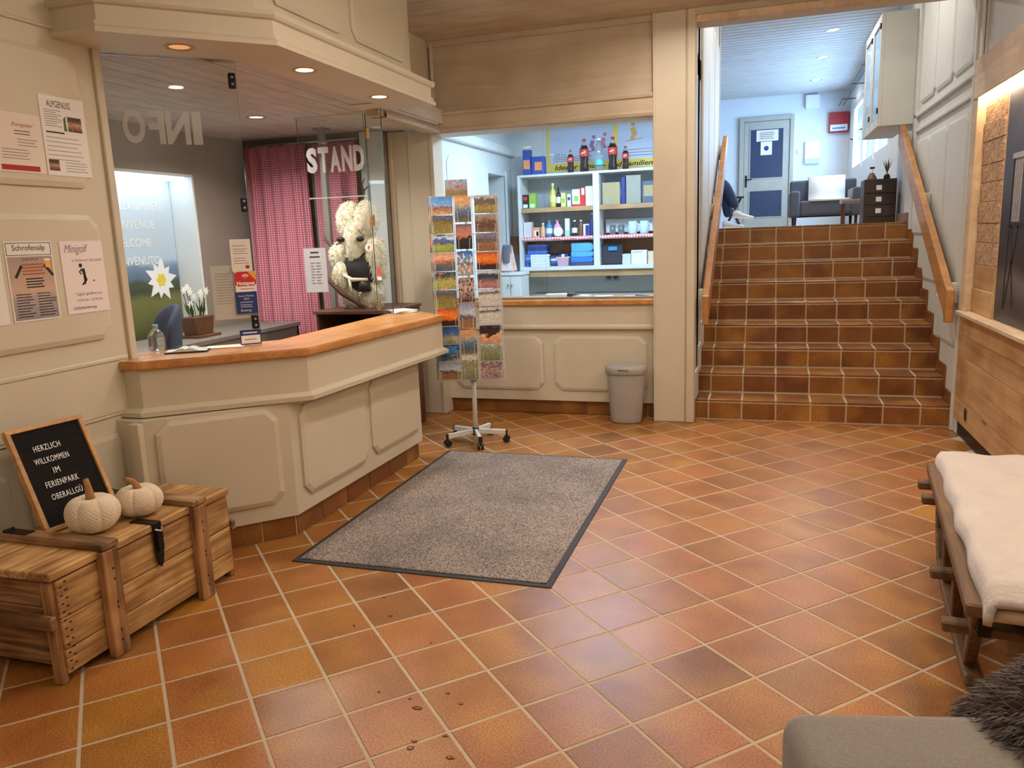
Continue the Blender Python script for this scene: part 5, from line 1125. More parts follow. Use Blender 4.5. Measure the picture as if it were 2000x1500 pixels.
# ------------------------------------------------------------------ shop interior
mb = MB(); mb.box(-2.9, -2.70, 6.24, 7.70, 0, 2.62); mb.box(-2.9, -2.70, 8.30, 8.7, 0, 2.62); mb.box(-2.9, -2.70, 7.70, 8.30, 2.12, 2.62); mb.box(-3.4, -3.3, 6.3, 8.7, 0, 2.62); wsl = struct(mb.build('wall_shop_left', shopwhite))
t = MB(); t.box(-2.705, -2.64, 6.26, 8.6, 2.335, 2.43); t.build('cornice', shopwhite, wsl, bevel=0.01)
raised_panel(wsl, frame((-2.70, 7.0, 1.25), (0, 1, 0)), 0.72, 1.9, shopwhite, 0.012, 0.06); 
for y0 in (7.66, 8.30):
    t = MB(); t.box(-2.71, -2.68, y0, y0 + 0.05, 0, 2.17); t.build('door_casing', shopwhite, wsl, bevel=0.004)
mb = MB(); mb.box(-3.4, -0.6, 8.55, 8.7, 0, 2.7); wsr = struct(mb.build('wall_shop_rear', shopwhite))
mb = MB(); mb.box(-3.4, -0.5, 6.24, 8.7, 2.60, 2.75); struct(mb.build('ceiling_shop', shopwhite))
t = emat('added_shop_glow', (200, 226, 255), 58); q = MB(); q.box(-2.0, -0.9, 6.9, 7.3, 2.585, 2.6); o = q.build('added_panel_lamp', t); tag(o, 'added cool white panel lamp on the shop ceiling, hidden above the window', 'lamp')  # panel added out of view to give the shop its cool light
mb = MB(); mb.box(-0.70, -0.50, 6.45, 9.0, 0.0, 3.9); wst = struct(mb.build('wall_stairs_left', greywhite))
# shelf unit
su = thing('shelf_unit', 'white wall shelf unit with wooden shelf edges in the shop', 'shelf', (-1.7, 8.37, 0))
SXA, SXB = -2.53, -0.72
loc_box(su, 'top_board', shopwhite, SXA, SXB, 8.2, 8.54, 2.085, 2.108); loc_box(su, 'side_panel', shopwhite, SXA, SXA + 0.03, 8.2, 8.54, 1.09, 2.085); loc_box(su, 'divider', shopwhite, -1.712, -1.647, 8.2, 8.54, 1.14, 2.085); loc_box(su, 'side_panel', shopwhite, SXB - .03, SXB, 8.2, 8.54, 1.09, 2.085)
loc_box(su, 'back_panel', mat('shelf_back_grey', (176, 188, 196), 0.6), SXA, SXB, 8.53, 8.545, 1.09, 2.1)
oakshelf = wood('oak_shelf', (190, 158, 116), (166, 132, 92), 0, 1.0, 0.5)
for a, b in ((SXA + .03, -1.712), (-1.647, SXB - .03)):
    loc_box(su, 'shelf', oakshelf, a, b, 8.21, 8.53, 1.715, 1.763); loc_box(su, 'shelf', shopwhite, a, b, 8.21, 8.53, 1.415, 1.452)
loc_box(su, 'bottom_board', shopwhite, SXA, SXB, 8.19, 8.54, 1.10, 1.142); loc_box(su, 'front_band', oakshelf, SXA, SXB, 8.21, 8.25, 1.03, 1.10)
for a, b in ((SXA + .032, -1.714), (-1.645, SXB - .032)):
    n = 14; vs = []; fs = []; uv = []
    for i in range(n + 1):
        x = a + (b - a) * i / n
        for (yy, zz_) in ((8.52, 1.4535), (8.205, 1.4535), (8.200, 1.452), (8.197 + 0.004 * math.sin(i * 1.7), 1.44 - 0.008 * math.sin(i * 1.3)), (8.195 + 0.006 * math.sin(i * 2.1), 1.422)): vs.append((x, yy, zz_)); uv.append((x / 0.03, (yy + zz_) / 0.03))
    for i in range(n):
        for j in range(4): k = i * 5 + j; fs.append((k, k + 1, k + 6, k + 5))
    me = bpy.data.meshes.new('shelf_cloth'); me.from_pydata(vs, [], fs); me.materials.append(clothm); ul = me.uv_layers.new(name='UVMap')
    for l in me.loops: ul.data[l.index].uv = uv[l.vertex_index]
    o = bpy.data.objects.new('shelf_cloth', me); COL.objects.link(o); md = o.modifiers.new('s', 'SOLIDIFY'); md.thickness = 0.002; md.offset = 1
    tag(o, 'red and white checked cloth on the middle shelf, %s bay' % ('left' if a < -2 else 'right'), 'cloth', 'checked shelf cloths')
# ski poster on the rear wall
skim = picture('ski_print', [(0, (206, 214, 228)), (.35, (196, 206, 228)), (.7, (184, 196, 226)), (1, (206, 216, 236))], 3, .3, .5, 4)
skp = thing('ski_poster', 'wide ski-lift poster with yellow border on the shop rear wall', 'poster', M=frame((-1.45, 8.545, 2.40), (1, 0, 0)))
t = MB(); t.box(-0.83, 0.83, -0.25, 0.19, 0, 0.003); t.build('print', skim, skp)
yel = mat('poster_yellow', (238, 206, 92), 0.6, var=0.02)
t = MB(); t.box(-0.83, 0.83, -0.25, -0.165, 0.003, 0.005); t.box(-0.83, -0.80, -0.165, 0.19, 0.003, 0.005); t.box(-0.105, -0.055, -0.165, 0.19, 0.003, 0.005); t.build('yellow_band', yel, skp)
text('Idealer Kinder- und Familien Skilift', ink, skp, -0.10, -0.21, w=1.30, h=0.052, z=0.006, shear=0.3, bold=0.001); text('Lift 2 u. 3', inkgrey, skp, -0.66, -0.075, w=0.17, z=0.006, shear=0.3)
lines(skp, -0.76, -0.3, [-0.105, -0.125, -0.145], 0.006, inkgrey, 0.004); lines(skp, 0.0, 0.5, [-0.07, -0.10, -0.13], 0.006, inkgrey, 0.004)
def skier(x, y, m, s_=1, flip=1):
    t = MB(); Zc = 0.0045
    t.tube([(x, y + .10 * s_, Zc), (x - .02 * s_ * flip, y + .05 * s_, Zc), (x + .01 * s_ * flip, y, Zc)], [.022 * s_, .024 * s_, .014 * s_], 8); t.lathe([(.02 * s_, Zc - .001), (.02 * s_, Zc + .001)], 12, (x + .008, y + .135 * s_, 0)); t.tube([(x - .06 * s_, y - .012, Zc), (x + .09 * s_, y + .012, Zc)], .006, 6)
    for i, v in enumerate(t.v): t.v[i] = (v[0], v[1], 0.0032 if v[2] < Zc else 0.0048)
    t.build('skier_print', m, skp)
skier(-0.32, -0.05, mat('ski_purple', (150, 110, 150), .6)); skier(-0.20, -0.03, mat('ski_rose', (190, 120, 140), .6)); skier(0.10, 0.03, mat('ski_yellow', (206, 170, 90), .6), 1.2, -1); skier(0.45, 0.10, mat('ski_blue', (90, 110, 190), .6), .6)
# bottles on top of the shelf unit
cola = mat('cola_dark', (24, 14, 14), 0.12, var=0, coat=0.5); clabel = mat('cola_label', (206, 60, 60), 0.5); ccap = mat('red_cap', (190, 40, 44), 0.5); clear = mat('clear_pet', (210, 220, 226), 0.08, var=0, trans=0.85)
def cola_bottle(x, h, r, label):
    t_ = thing('cola_bottle', label, 'bottle', (x, 8.29, 2.1085), group='cola bottles on the shelf unit'); s_ = h
    t = MB(); t.lathe([(r * .8, 0), (r * .95, .02 * s_), (r * .98, .15 * s_), (r * .82, .30 * s_), (r * .96, .45 * s_), (r, .60 * s_), (r * .96, .70 * s_), (r * .62, .80 * s_)], 18); t.build('body', cola, t_, smooth=True)
    t = MB(); t.lathe([(r * .62, .80 * s_), (r * .36, .88 * s_), (r * .33, .94 * s_)], 16); t.build('neck', clear, t_, smooth=True)
    t = MB(); t.lathe([(r * 1.0, .46 * s_), (r * 1.03, .50 * s_), (r * 1.03, .66 * s_), (r * 1.0, .68 * s_)], 18); lb_ = t.build('label', clabel, t_, smooth=True)
    t = MB(); t.bar((-r * .5, -r * 1.02, .55 * s_), (r * .5, -r * 1.02, .60 * s_), .004, .02 * s_ * 1.2); t.build('white_script', whiteprint, lb_)
    t = MB(); t.lathe([(r * .40, .935 * s_), (r * .40, .99 * s_), (r * .34, s_)], 14); t.build('cap', ccap, t_)
cola_bottle(-1.961, 0.235, 0.034, 'small cola bottle left of the large one on the shelf unit'); cola_bottle(-1.814, 0.335, 0.048, 'large cola bottle left of the clear water bottle'); cola_bottle(-1.514, 0.335, 0.048, 'large cola bottle right of the clear water bottle'); cola_bottle(-1.382, 0.235, 0.034, 'small cola bottle nearest the pillar on the shelf unit')
t_ = thing('water_bottle', 'large clear water bottle between two cola bottles', 'bottle', (-1.658, 8.29, 2.1085)); t = MB(); t.lathe([(.038, 0), (.045, .01), (.046, .10), (.042, .12), (.046, .14), (.045, .22), (.03, .27), (.016, .30), (.015, .315)], 18); t.build('body', clear, t_, smooth=True)
t = MB(); t.lathe([(.047, .06), (.0475, .065), (.0475, .11), (.047, .115)], 18); t.build('label', mat('aqua_label', (90, 190, 226), .5), t_, smooth=True); t = MB(); t.lathe([(.018, .31), (.018, .33)], 12); t.build('cap', whiteprint, t_)
def pack(name, x0, x1, z0, h, m, label, dpt=0.08, y=8.27, cat='package', stripes=(), tilt=0):
    c = ((x0 + x1) / 2, y + dpt / 2, z0); t_ = thing(name, label, cat, c, group='goods on the shop shelves'); t = MB(); w2 = (x1 - x0) / 2
    t.box(-w2, w2, -dpt / 2, dpt / 2, 0, h); t.build('box_body', m, t_, bevel=0.003)
    for (a, b, c0, c1, mm_) in stripes:
        q = MB(); q.box(-w2 + 2 * w2 * a, -w2 + 2 * w2 * b, -dpt / 2 - 0.0012, -dpt / 2 + 0.001, h * c0, h * c1); q.build('print_patch', mm_, t_)
    return t_
cm = lambda n, c, r=.5: mat(n, c, r, var=.04)
bluebox = cm('blue_box', (40, 74, 160)); orangep = cm('orange_print', (232, 150, 96)); redp = cm('red_pack', (206, 44, 48)); greenp = cm('green_pack', (126, 196, 66)); blackp = cm('black_pack', (34, 30, 34)); whitep = cm('white_pack', (226, 230, 230)); yelp = cm('pale_yellow', (226, 222, 150)); pinkp = cm('pink_pack', (222, 150, 180)); cyanp = cm('cyan_pack', (50, 140, 210)); navyp = cm('navy_pack', (36, 54, 130)); cremep = cm('creme_pack', (222, 200, 176)); lakem = picture('lake_print', [(0, (170, 150, 110)), (.2, (70, 170, 180)), (.5, (120, 190, 200)), (1, (200, 226, 232))], 4, .2, .4, 3); castm = picture('castle_print', [(0, (150, 150, 140)), (.5, (190, 186, 180)), (.7, (140, 160, 190)), (1, (150, 196, 236))], 6, .2, .4, 8)
pack('tall_blue_box', -2.48, -2.395, 2.1085, 0.265, bluebox, 'tall blue box with orange print at the left end of the shelf top', stripes=((.1, .9, .25, .6, orangep),))
pack('square_blue_box', -2.384, -2.243, 2.1085, 0.19, bluebox, 'wider blue box with orange print beside the tall blue box', stripes=((.25, .8, .25, .7, orangep),))
z = 1.764
pack('coffee_pack', -2.495, -2.435, z, .145, blackp, 'black packet with red label at the left of the upper shelf', stripes=((.15, .85, .6, .85, redp), (.1, .9, .05, .3, whitep)))
pack('green_pack', -2.425, -2.35, z, .155, greenp, 'bright green packet beside the black packet', stripes=((.25, .75, .65, .85, orangep), (.15, .85, .05, .3, whitep)))
def bottle(name, x, z, h, r, m, capm, label, lab=None, y=8.3):
    t_ = thing(name, label, 'bottle', (x, y, z), group='goods on the shop shelves'); t = MB(); t.lathe([(r * .92, 0), (r, .01), (r, h * .6), (r * .75, h * .7), (r * .38, h * .78), (r * .36, h * .92)], 16); t.build('body', m, t_, smooth=True)
    t = MB(); t.lathe([(r * .42, h * .91), (r * .42, h), ], 12); t.build('cap', capm, t_)
    if lab: t = MB(); t.lathe([(r * 1.02, h * .2), (r * 1.03, h * .22), (r * 1.03, h * .5), (r * 1.02, h * .52)], 16); t.build('label', lab, t_, smooth=True)
bottle('oil_bottle', -2.165, z, .25, .034, cm('oil_yellow', (206, 196, 90), .15), whitep, 'yellow oil bottle on the upper shelf', yelp)
bottle('sauce_bottle', -2.105, z, .205, .026, cm('sauce_dark', (36, 28, 28), .2), blackp, 'slim dark sauce bottle beside the oil bottle', whitep)
pack('tea_carton', -2.07, -2.02, z, .145, yelp, 'narrow pale yellow carton beside the dark bottle', stripes=((.2, .8, .3, .6, greenp),)); pack('milk_carton', -2.005, -1.965, z, .13, whitep, 'small white carton with blue print on the upper shelf', stripes=((.2, .9, .5, .75, navyp),))
pack('recipe_card', -1.95, -1.865, z, .175, whitep, 'white leaflet stand with red foot on the upper shelf', .05, stripes=((0, 1, 0, .12, redp), (.3, .8, .3, .6, greenp)))
pack('red_carton', -1.862, -1.81, z, .19, redp, 'tall red carton next to the shelf divider', stripes=((.3, .9, .6, .95, whitep),)); pack('paper_bag', -1.805, -1.72, z, .20, whitep, 'white paper bag against the shelf divider', .1)
pack('lake_picture', -1.625, -1.44, z, .225, lakem, 'framed turquoise lake picture right of the divider', .03, cat='picture'); pack('blue_book', -1.425, -1.385, z, .27, navyp, 'narrow dark blue book standing on the upper shelf', .12, cat='book'); pack('castle_book', -1.375, -1.225, z, .285, castm, 'pale castle picture book on the upper shelf', .04, cat='book'); pack('dark_picture', -1.21, -1.05, z, .22, cm('dark_pic', (86, 96, 120)), 'dark picture half hidden by the pillar', .04, cat='picture', stripes=((.1, .9, .3, .8, lakem),))
z = 1.4555
pack('pale_bag', -2.495, -2.405, z, .165, cm('pale_bag', (206, 206, 212)), 'pale crinkled bag at the left of the middle shelf'); pack('orange_box', -2.40, -2.32, z, .105, cm('peach_box', (230, 160, 120)), 'peach-orange box with white label on the middle shelf', stripes=((.3, .95, .1, .7, whitep), (.6, .9, .15, .6, navyp)))
bottle('beige_bottle', -2.285, z, .15, .028, cm('beige_plastic', (214, 176, 140)), whitep, 'beige bottle with white cap on the middle shelf'); bottle('blue_bottle', -2.215, z, .175, .036, cyanp, cyanp, 'blue shampoo bottle on the middle shelf', whitep)
bottle('pink_bottle', -2.125, z, .175, .040, pinkp, pinkp, 'pink bottle with white label on the middle shelf', whitep)
t = MB(); t.lathe([(.048, 0), (.05, .004), (.05, .03), (.046, .034)], 24); o = t.build('round_tin', whitep, M=frame((-2.095, 8.235, z + .0505), (1, 0, 0))); tag(o, 'round white tin standing on edge before the pink bottle', 'tin', 'goods on the shop shelves')
pack('white_tube', -2.035, -1.985, z, .185, whitep, 'white and green tube standing on its cap', .03, stripes=((0, 1, 0, .35, cm('mint', (150, 210, 190))),)); bottle('black_bottle', -1.935, z, .165, .030, blackp, whitep, 'black bottle with white cap on the middle shelf', whitep); bottle('brown_bottle', -1.865, z, .165, .026, cm('amber_bottle', (120, 84, 60), .2), whitep, 'brown bottle with white cap on the middle shelf'); pack('navy_box', -1.835, -1.775, z, .12, whitep, 'white and navy box near the divider', stripes=((.4, 1, 0, .9, navyp),)); bottle('spray_bottle', -1.745, z, .235, .030, navyp, whitep, 'dark blue spray bottle against the divider')
for k, x in enumerate((-1.52, -1.43, -1.31, -1.19)):
    t_ = thing('glass_mug', ['small glass mug with gold print, nearest the divider', 'small glass mug, second from the divider', 'glass mug with pale landscape print', 'pale blue glass mug nearest the pillar'][k], 'mug', (x, 8.27, z), group='mugs on the checked cloth'); r = .032 if k < 2 else .045; h = .10 if k < 2 else .13
    t = MB(); t.lathe([(r * .9, 0), (r, .008), (r, h), (r * .93, h), (r * .9, .012)], 18); t.build('body', clear if k < 2 else cm('mug%d' % k, (176, 206, 226), .2), t_, smooth=True); t = MB(); t.tube([(r, 0, h * .8), (r + .025, 0, h * .7), (r + .025, 0, h * .3), (r, 0, h * .2)], .005, 8); t.build('handle', clear if k < 2 else whitep, t_, smooth=True)
pack('flyer_strip', -1.62, -1.10, z, .16, cm('strip_grey', (196, 206, 214)), 'long pale card strip behind the glass mugs', .004, y=8.42, cat='card')
z = 1.1425
def folded(x0, x1, z0, h, m, label, dpt=.24, y=8.22, cat='towel'):
    t = MB(); w2 = (x1 - x0) / 2; r = h / 2; pr_ = [(-w2, 0)] + [(w2 - r + r * math.sin(a), r - r * math.cos(a)) for a in np.linspace(0, math.pi, 7)] + [(-w2, h)]
    t.prism(pr_, 0, dpt, lambda x, y_, q: (x, q, y_)); o = t.build('folded_towel', m, loc=((x0 + x1) / 2, y, z0), bevel=0.004); tag(o, label, cat, 'folded textiles on the bottom shelf'); return o
tb1 = cm('towel_blue', (70, 110, 196), .95); tb2 = cm('towel_sky', (90, 170, 226), .95); tb3 = cm('towel_navy', (52, 70, 120), .95); tw = cm('towel_white', (222, 232, 240), .95); tb4 = cm('towel_mid', (52, 128, 206), .95); bd = cm('towel_slate', (70, 76, 110), .95)
nth = ['bottom', 'second', 'third', 'fourth', 'fifth', 'sixth', 'top']
for k in range(7): folded(-2.46 if k > 3 else -2.48, -2.235, z + .034 * k, .033, [tb1, tb1, tb2, tb1, tb1, tb3, tb1][k], '%s folded blue towel in the left stack on the bottom shelf' % nth[k], y=8.27)
for k in range(5): folded(-2.41, -2.20, z + .026 * k, .025, tw, '%s folded white towel in front of the blue stack' % nth[k], .05, 8.21)
for k in range(4): folded(-2.20, -2.11, z + .028 * k, .027, [tb3, tb1, tw, tb3][k], '%s folded navy and white towel beside the patterned basket' % nth[k], y=8.27)
for k, (m_, h) in enumerate(((bd, .035), (tb4, .055), (tb2, .055), (tb2, .09))): folded(-1.975 + .005 * k, -1.72, z + [0, .036, .092, .148][k], h, m_, '%s folded blanket in the thick blue stack left of the divider' % nth[k] if k < 3 else 'top pale blue blanket in the thick blue stack', .22, 8.23, 'blanket')
t_ = thing('patterned_basket', 'small pink patterned basket with blue rolls on the bottom shelf', 'basket', (-2.055, 8.27, z)); t = MB(); t.frustum([(-.055, -.045), (.055, -.045), (.055, .045), (-.055, .045)], 0, [(-.068, -.055), (.068, -.055), (.068, .055), (-.068, .055)], .09); t.build('basket_body', picture('basket_print', [(0, (206, 160, 180)), (.5, (180, 190, 214)), (1, (226, 180, 170))], 5, .5, .6, 2), t_, bevel=.004); t = MB(); t.box(-.072, .072, -.058, .058, .085, .098); t.build('rim', cremep, t_, bevel=.003)
for k in range(3): t = MB(); t.tube([(-.035 + .035 * k, -.04, .112), (-.035 + .035 * k, .04, .112)], .016, 10); t.build('towel_roll', [navyp, whitep, bluebox][k], t_)
t_ = thing('black_bag', 'black textile bag with small blue-white label right of the divider', 'bag', (-1.525, 8.30, z)); t = MB(); t.frustum([(-.11, -.05), (.10, -.05), (.10, .06), (-.11, .06)], 0, [(-.115, -.03), (.115, -.03), (.115, .03), (-.115, .03)], .225); t.build('bag_body', cm('bag_black', (44, 46, 58), .8), t_, bevel=.012, seg=2); t = MB(); t.box(-.04, .05, -.05, -.035, .15, .19); t.build('label', cyanp, t_)
pack('white_box', -1.425, -1.335, z, .11, cm('speckled_box', (196, 206, 212)), 'small speckled white box beside the black bag'); pack('white_carton', -1.33, -1.165, z, .145, whitep, 'white carton near the pillar on the bottom shelf', stripes=((.1, .7, .85, .88, inkgrey),)); pack('creme_carton', -1.155, -1.06, z, .13, cremep, 'cream carton half hidden by the pillar on the bottom shelf')
# small cabinet and lower counter in the shop
cb = thing('low_cabinet', 'white low cabinet with two doors by the shop doorway', 'cabinet', (-2.58, 8.0, 0)); loc_box(cb, 'body', shopwhite, -2.69, -2.43, 7.90, 8.19, 0, 1.07); loc_box(cb, 'top', shopwhite, -2.695, -2.42, 7.88, 8.19, 1.07, 1.10)
for a, b, hx in ((-2.688, -2.548, -2.565), (-2.542, -2.432, -2.525)):
    d_ = loc_box(cb, 'door', shopwhite, a, b, 7.885, 7.90, .1, 1.06); t = MB(); t.lathe([(.006, 0), (.012, .012), (.010, .018)], 12); t.build('knob', steel, d_, M=frame((hx + 2.58, 7.885 - 8.0, 0.97), (1, 0, 0)))
t_ = thing('plastic_bags', 'white and orange bagged goods hanging over the low cabinet', 'bag', (-2.60, 8.0, 1.101)); t = MB(); t.frustum([(-.09, -.06), (.09, -.06), (.09, .06), (-.09, .06)], 0, [(-.05, -.02), (.05, -.02), (.05, .02), (-.05, .02)], .30); t.build('bag_body', picture('bag_print', [(0, (226, 220, 220)), (.3, (220, 160, 130)), (.6, (214, 222, 232)), (1, (226, 230, 236))], 4, .4, .5, 2), t_, bevel=.02, seg=2); t = MB(); t.frustum([(-.03, -.065), (.03, -.065), (.05, .0), (-.05, .0)], .10, [(-.04, -.045), (.05, -.045), (.05, .0), (-.04, .0)], .29); t.build('dark_bag', cm('bag_grey', (110, 112, 122)), t_, bevel=.008)
t = MB(); t.box(-2.43, -0.8, 8.28, 8.54, .80, .84); o = t.build('rear_worktop', cm('grey_top', (150, 156, 162))); tag(o, 'grey rear worktop below the shop shelf unit', 'worktop')
t_ = thing('double_socket', 'grey double wall socket under the shelf unit', 'outlet', M=frame((-1.58, 8.545, 1.0), (1, 0, 0))); t = MB(); t.prism(cutrect(-.08, .08, -.04, .04, .006), 0, .008); t.build('plate', cm('socket_grey', (170, 172, 174)), t_)
for x in (-.036, .036): t = MB(); t.lathe([(.024, .008), (.024, .0095)], 18, (x, 0, 0)); t.build('insert', cm('socket_dark', (70, 72, 74)), t_)
for k, (x, y, w2, d2, a, nm, lb_) in enumerate(((-1.64, 6.34, .09, .06, .1, 'note_pad', 'white note pad at the left on the shop worktop'), (-1.45, 6.36, .08, .06, -.2, 'flyer_stack', 'stack of flyers beside the note pad on the shop worktop'), (-1.25, 6.36, .07, .05, .3, 'receipt_block', 'small receipt block on the shop worktop'), (-0.98, 6.36, .10, .06, 0, 'price_sheet', 'flat white sheet near the pillar on the shop worktop'))):
    t = MB(); t.box(-w2, w2, -d2, d2, 0, [.035, .02, .012, .004][k]); o = t.build(nm, whitep, M=Matrix.Translation((x, y, .9552)) @ Matrix.Rotation(a, 4, 'Z'), bevel=.001); tag(o, lb_, 'paper')
t = MB(); t.tube([(-.07, 0, .006), (.06, .0, .006), (.075, 0, .006)], [.005, .005, .001], 8); o = t.build('ball_pen', plastic_black, M=Matrix.Translation((-0.93, 6.34, .9605)) @ Matrix.Rotation(-.5, 4, 'Z')); tag(o, 'black pen lying on the white sheet near the pillar', 'pen')
t_ = thing('card_terminal', 'black card terminal on the shop worktop', 'terminal', (-1.55, 6.33, .9555), .3); t = MB(); t.prism([(0, 0), (.13, 0), (.13, .015), (0, .045)], -.035, .035, lambda x, y, q: (x, q, y)); t.build('housing', plastic_black, t_, bevel=.004); t = MB(); t.box(.02, .06, -.025, .025, .036, .0405); t.build('screen', cm('screen_grey', (120, 130, 130), .2), t_)
# shop window glass
for a, b, lb_ in ((-2.575, -1.70, 'left clear glass pane of the shop window'), (-1.692, -0.805, 'right clear glass pane of the shop window beside the pillar')):
    t = MB(); t.box(-(b - a) / 2, (b - a) / 2, -.665, .665, -.003, .003); t.m = [0, 0, 1, 1, 1, 1]; o = t.build('shop_glass', [glass, glassedge], M=frame(((a + b) / 2, 6.22, 1.637), (1, 0, 0))); tag(o, lb_, 'glass pane')

# ------------------------------------------------------------------ landing upstairs
mb = MB(); mb.box(-3.2, 1.6, 16.0, 16.2, LZ, 3.95); wlr = struct(mb.build('wall_landing_rear', plaster))
mb = MB(); mb.box(-3.3, -3.2, 8.7, 16.2, LZ, 3.95); struct(mb.build('wall_landing_left', plaster))
mb = MB(); mb.box(-3.2, -0.5, 8.42, 16.2, LZ - .2, LZ); mb.box(1.31, 1.6, 8.42, 16.2, LZ - .2, LZ); struct(mb.build('floor_landing', tileS))
mb = MB(); mb.box(-3.2, -0.5, 8.95, 9.0, LZ, 3.95); struct(mb.build('wall_landing_near', plaster))
mb = MB()
for a in ((8.75, 11.0, LZ, 3.95), (15.4, 16.2, LZ, 3.95), (11.0, 15.4, LZ, 2.36), (11.0, 15.4, 3.50, 3.95)): mb.box(1.42, 1.6, *a)
wrr = struct(mb.build('wall_landing_right', plaster))
mb = MB(); mb.box(-3.3, 1.6, 6.1, 16.2, 3.87, 3.98); cl = struct(mb.build('ceiling_landing', slatmat))
slx = wood('whitewashed_slat_cross', (204, 199, 195), (197, 192, 188), 0, 1.0, .55, dark=(245, 243, 240), rnd=.03)
y = 6.32
while y < 15.9:
    t = MB(); t.box(-2.0, 1.42 if y > 8.7 else 1.31, y + .009, y + .141, 3.850, 3.872); t.build('ceiling_slat', slx, cl, bevel=.003); y += .15
coolglow = emat('lamp_glow_neutral', (255, 244, 225), 9)
for k, (x, y) in enumerate(((.755, 11.1), (.745, 12.75), (.755, 14.6))): downlight(x, y, 3.852, 'recessed lamp in the landing ceiling, %s from the stairs' % ['first', 'second', 'third'][k], True, 14, (1, .93, .82), .075, 'landing ceiling lamps', coolglow, 160, steel)
# windows
for k, (a, b) in enumerate(((11.0, 12.45), (12.5, 13.9), (13.95, 15.4))):
    t_ = thing('window_%d' % (k + 1), None, None, (1.46, (a + b) / 2, 2.93)); struct(t_)
    for nm, q in (('window_frame', (-.03, .03, -(b - a) / 2, (b - a) / 2, -.57, -.49)), ('window_frame', (-.03, .03, -(b - a) / 2, (b - a) / 2, .49, .57)), ('window_frame', (-.03, .03, -(b - a) / 2, -(b - a) / 2 + .08, -.49, .49)), ('window_frame', (-.03, .03, (b - a) / 2 - .08, (b - a) / 2, -.49, .49))):
        t = MB(); t.box(*q); t.build(nm, plaster, t_, bevel=.004)
    t = MB(); t.box(-.004, .004, -(b - a) / 2 + .08, (b - a) / 2 - .08, -.49, .49); t.build('pane', glass, t_)
    t = MB(); t.tube([(-.03, (b - a) / 2 - .04, 0), (-.07, (b - a) / 2 - .04, 0), (-.07, (b - a) / 2 - .16, 0)], .009, 8); t.build('handle', black_metal, t_)
t = MB(); t.tube([(1.20, 11.2, 3.55), (1.20, 15.6, 3.55)], .008, 6); t.tube([(1.27, 11.2, 3.55), (1.27, 15.6, 3.55)], .008, 6)
for y in (12.0, 13.5, 15.0): t.bar((1.19, y, 3.565), (1.42, y, 3.565), .02, .012)
o = t.build('curtain_rail', black_metal); tag(o, 'double dark curtain rail above the landing windows', 'curtain rail')
# door in the rear wall
dm = mat('door_greybeige', (176, 170, 156), .5); ribb = mat('ribbed_dark_glass', (52, 66, 92), .25, var=.2, scale=60)
dr = thing('door_1', None, None, M=frame((-.005, 15.995, LZ), (1, 0, 0))); struct(dr)
for nm, q in (('door_frame', (-.49, -.41, 0, 2.03, 0, .06)), ('door_frame', (.41, .48, 0, 2.03, 0, .06)), ('door_frame', (-.41, .41, 1.95, 2.03, 0, .06))): t = MB(); t.box(*q); t.build(nm, dm, dr, bevel=.005)
t = MB(); t.box(-.405, .405, 0.005, 1.945, 0, .035); leaf = t.build('door_leaf', dm, dr, bevel=.003)
t = MB(); t.box(-.29, .29, .92, 1.80, .034, .038); t.build('upper_pane', ribb, leaf); t = MB(); t.box(-.29, .29, .20, .68, .034, .038); t.build('lower_pane', ribb, leaf)
for z0, z1 in ((.92, 1.80), (.20, .68)):
    t = MB(); 
    for q in ((-.31, .31, z0 - .02, z0), (-.31, .31, z1, z1 + .02), (-.31, -.29, z0, z1), (.29, .31, z0, z1)): t.box(*q, .034, .044)
    t.build('pane_bead', dm, leaf)
t = MB(); t.box(-.375, -.345, .76, .98, .035, .045); t.tube([(-.36, .90, .045), (-.36, .90, .08), (-.25, .90, .08)], .011, 8); t.build('door_handle', black_metal, leaf)
def bsheet(name, x0, x1, z0, z1, m, label, y=15.955): s = sheet(name, frame(((x0 + x1) / 2, y, (z0 + z1) / 2), (1, 0, 0)), x1 - x0, z1 - z0, m, label, 'notice', .003); return s, x1 - x0, z1 - z0
s, w_, h_ = bsheet('door_notice', -.19, .20, LZ + 1.585, LZ + 1.785, paperwarm, 'wide pale notice at the top of the landing door'); lines(s, -w_ * .35, w_ * .35, [h_ * (.25 - .17 * k) for k in range(4)], .012, inkgrey, .0035)
s, w_, h_ = bsheet('door_notice', -.11, .09, LZ + 1.335, LZ + 1.575, whiteprint, 'white notice with blue round emblem below the pale door notice'); t = MB(); t.lathe([(.045, .003), (.045, .004)], 18); t.build('emblem', navyp, s)
t_ = thing('alarm_box', 'red and white fire alarm box on the landing rear wall', 'alarm box', M=frame((1.235, 15.995, 3.31), (1, 0, 0))); t = MB(); t.box(-.165, .165, -.185, .17, 0, .09); t.build('housing', cm('alarm_red', (170, 40, 48)), t_, bevel=.006); t = MB(); t.box(-.145, .145, -.16, -.05, .09, .094); t.build('white_field', whiteprint, t_); t = MB(); t.box(-.11, .11, -.125, -.10, .094, .096); t.build('blue_line', cyanp, t_)
t = MB(); t.box(-.13, .13, -.20, .20, 0, .05); t.box(-.13, .13, -.20, -.10, .05, .06, 1); o = t.build('wall_dispenser', [whiteprint, cm('disp_grey', (190, 196, 206))], M=frame((.80, 15.995, 2.80), (1, 0, 0)), bevel=.006); tag(o, 'white wall dispenser right of the landing door', 'dispenser')
t = MB(); t.prism(cutrect(-.12, .12, -.12, .12, .02), 0, .07); t.prism(cutrect(-.10, .10, -.10, .10, .02), .07, .075); o = t.build('wall_speaker', whiteprint, M=frame((.78, 15.995, 3.70), (1, 0, 0)), bevel=.004); tag(o, 'white square loudspeaker under the landing ceiling', 'speaker')
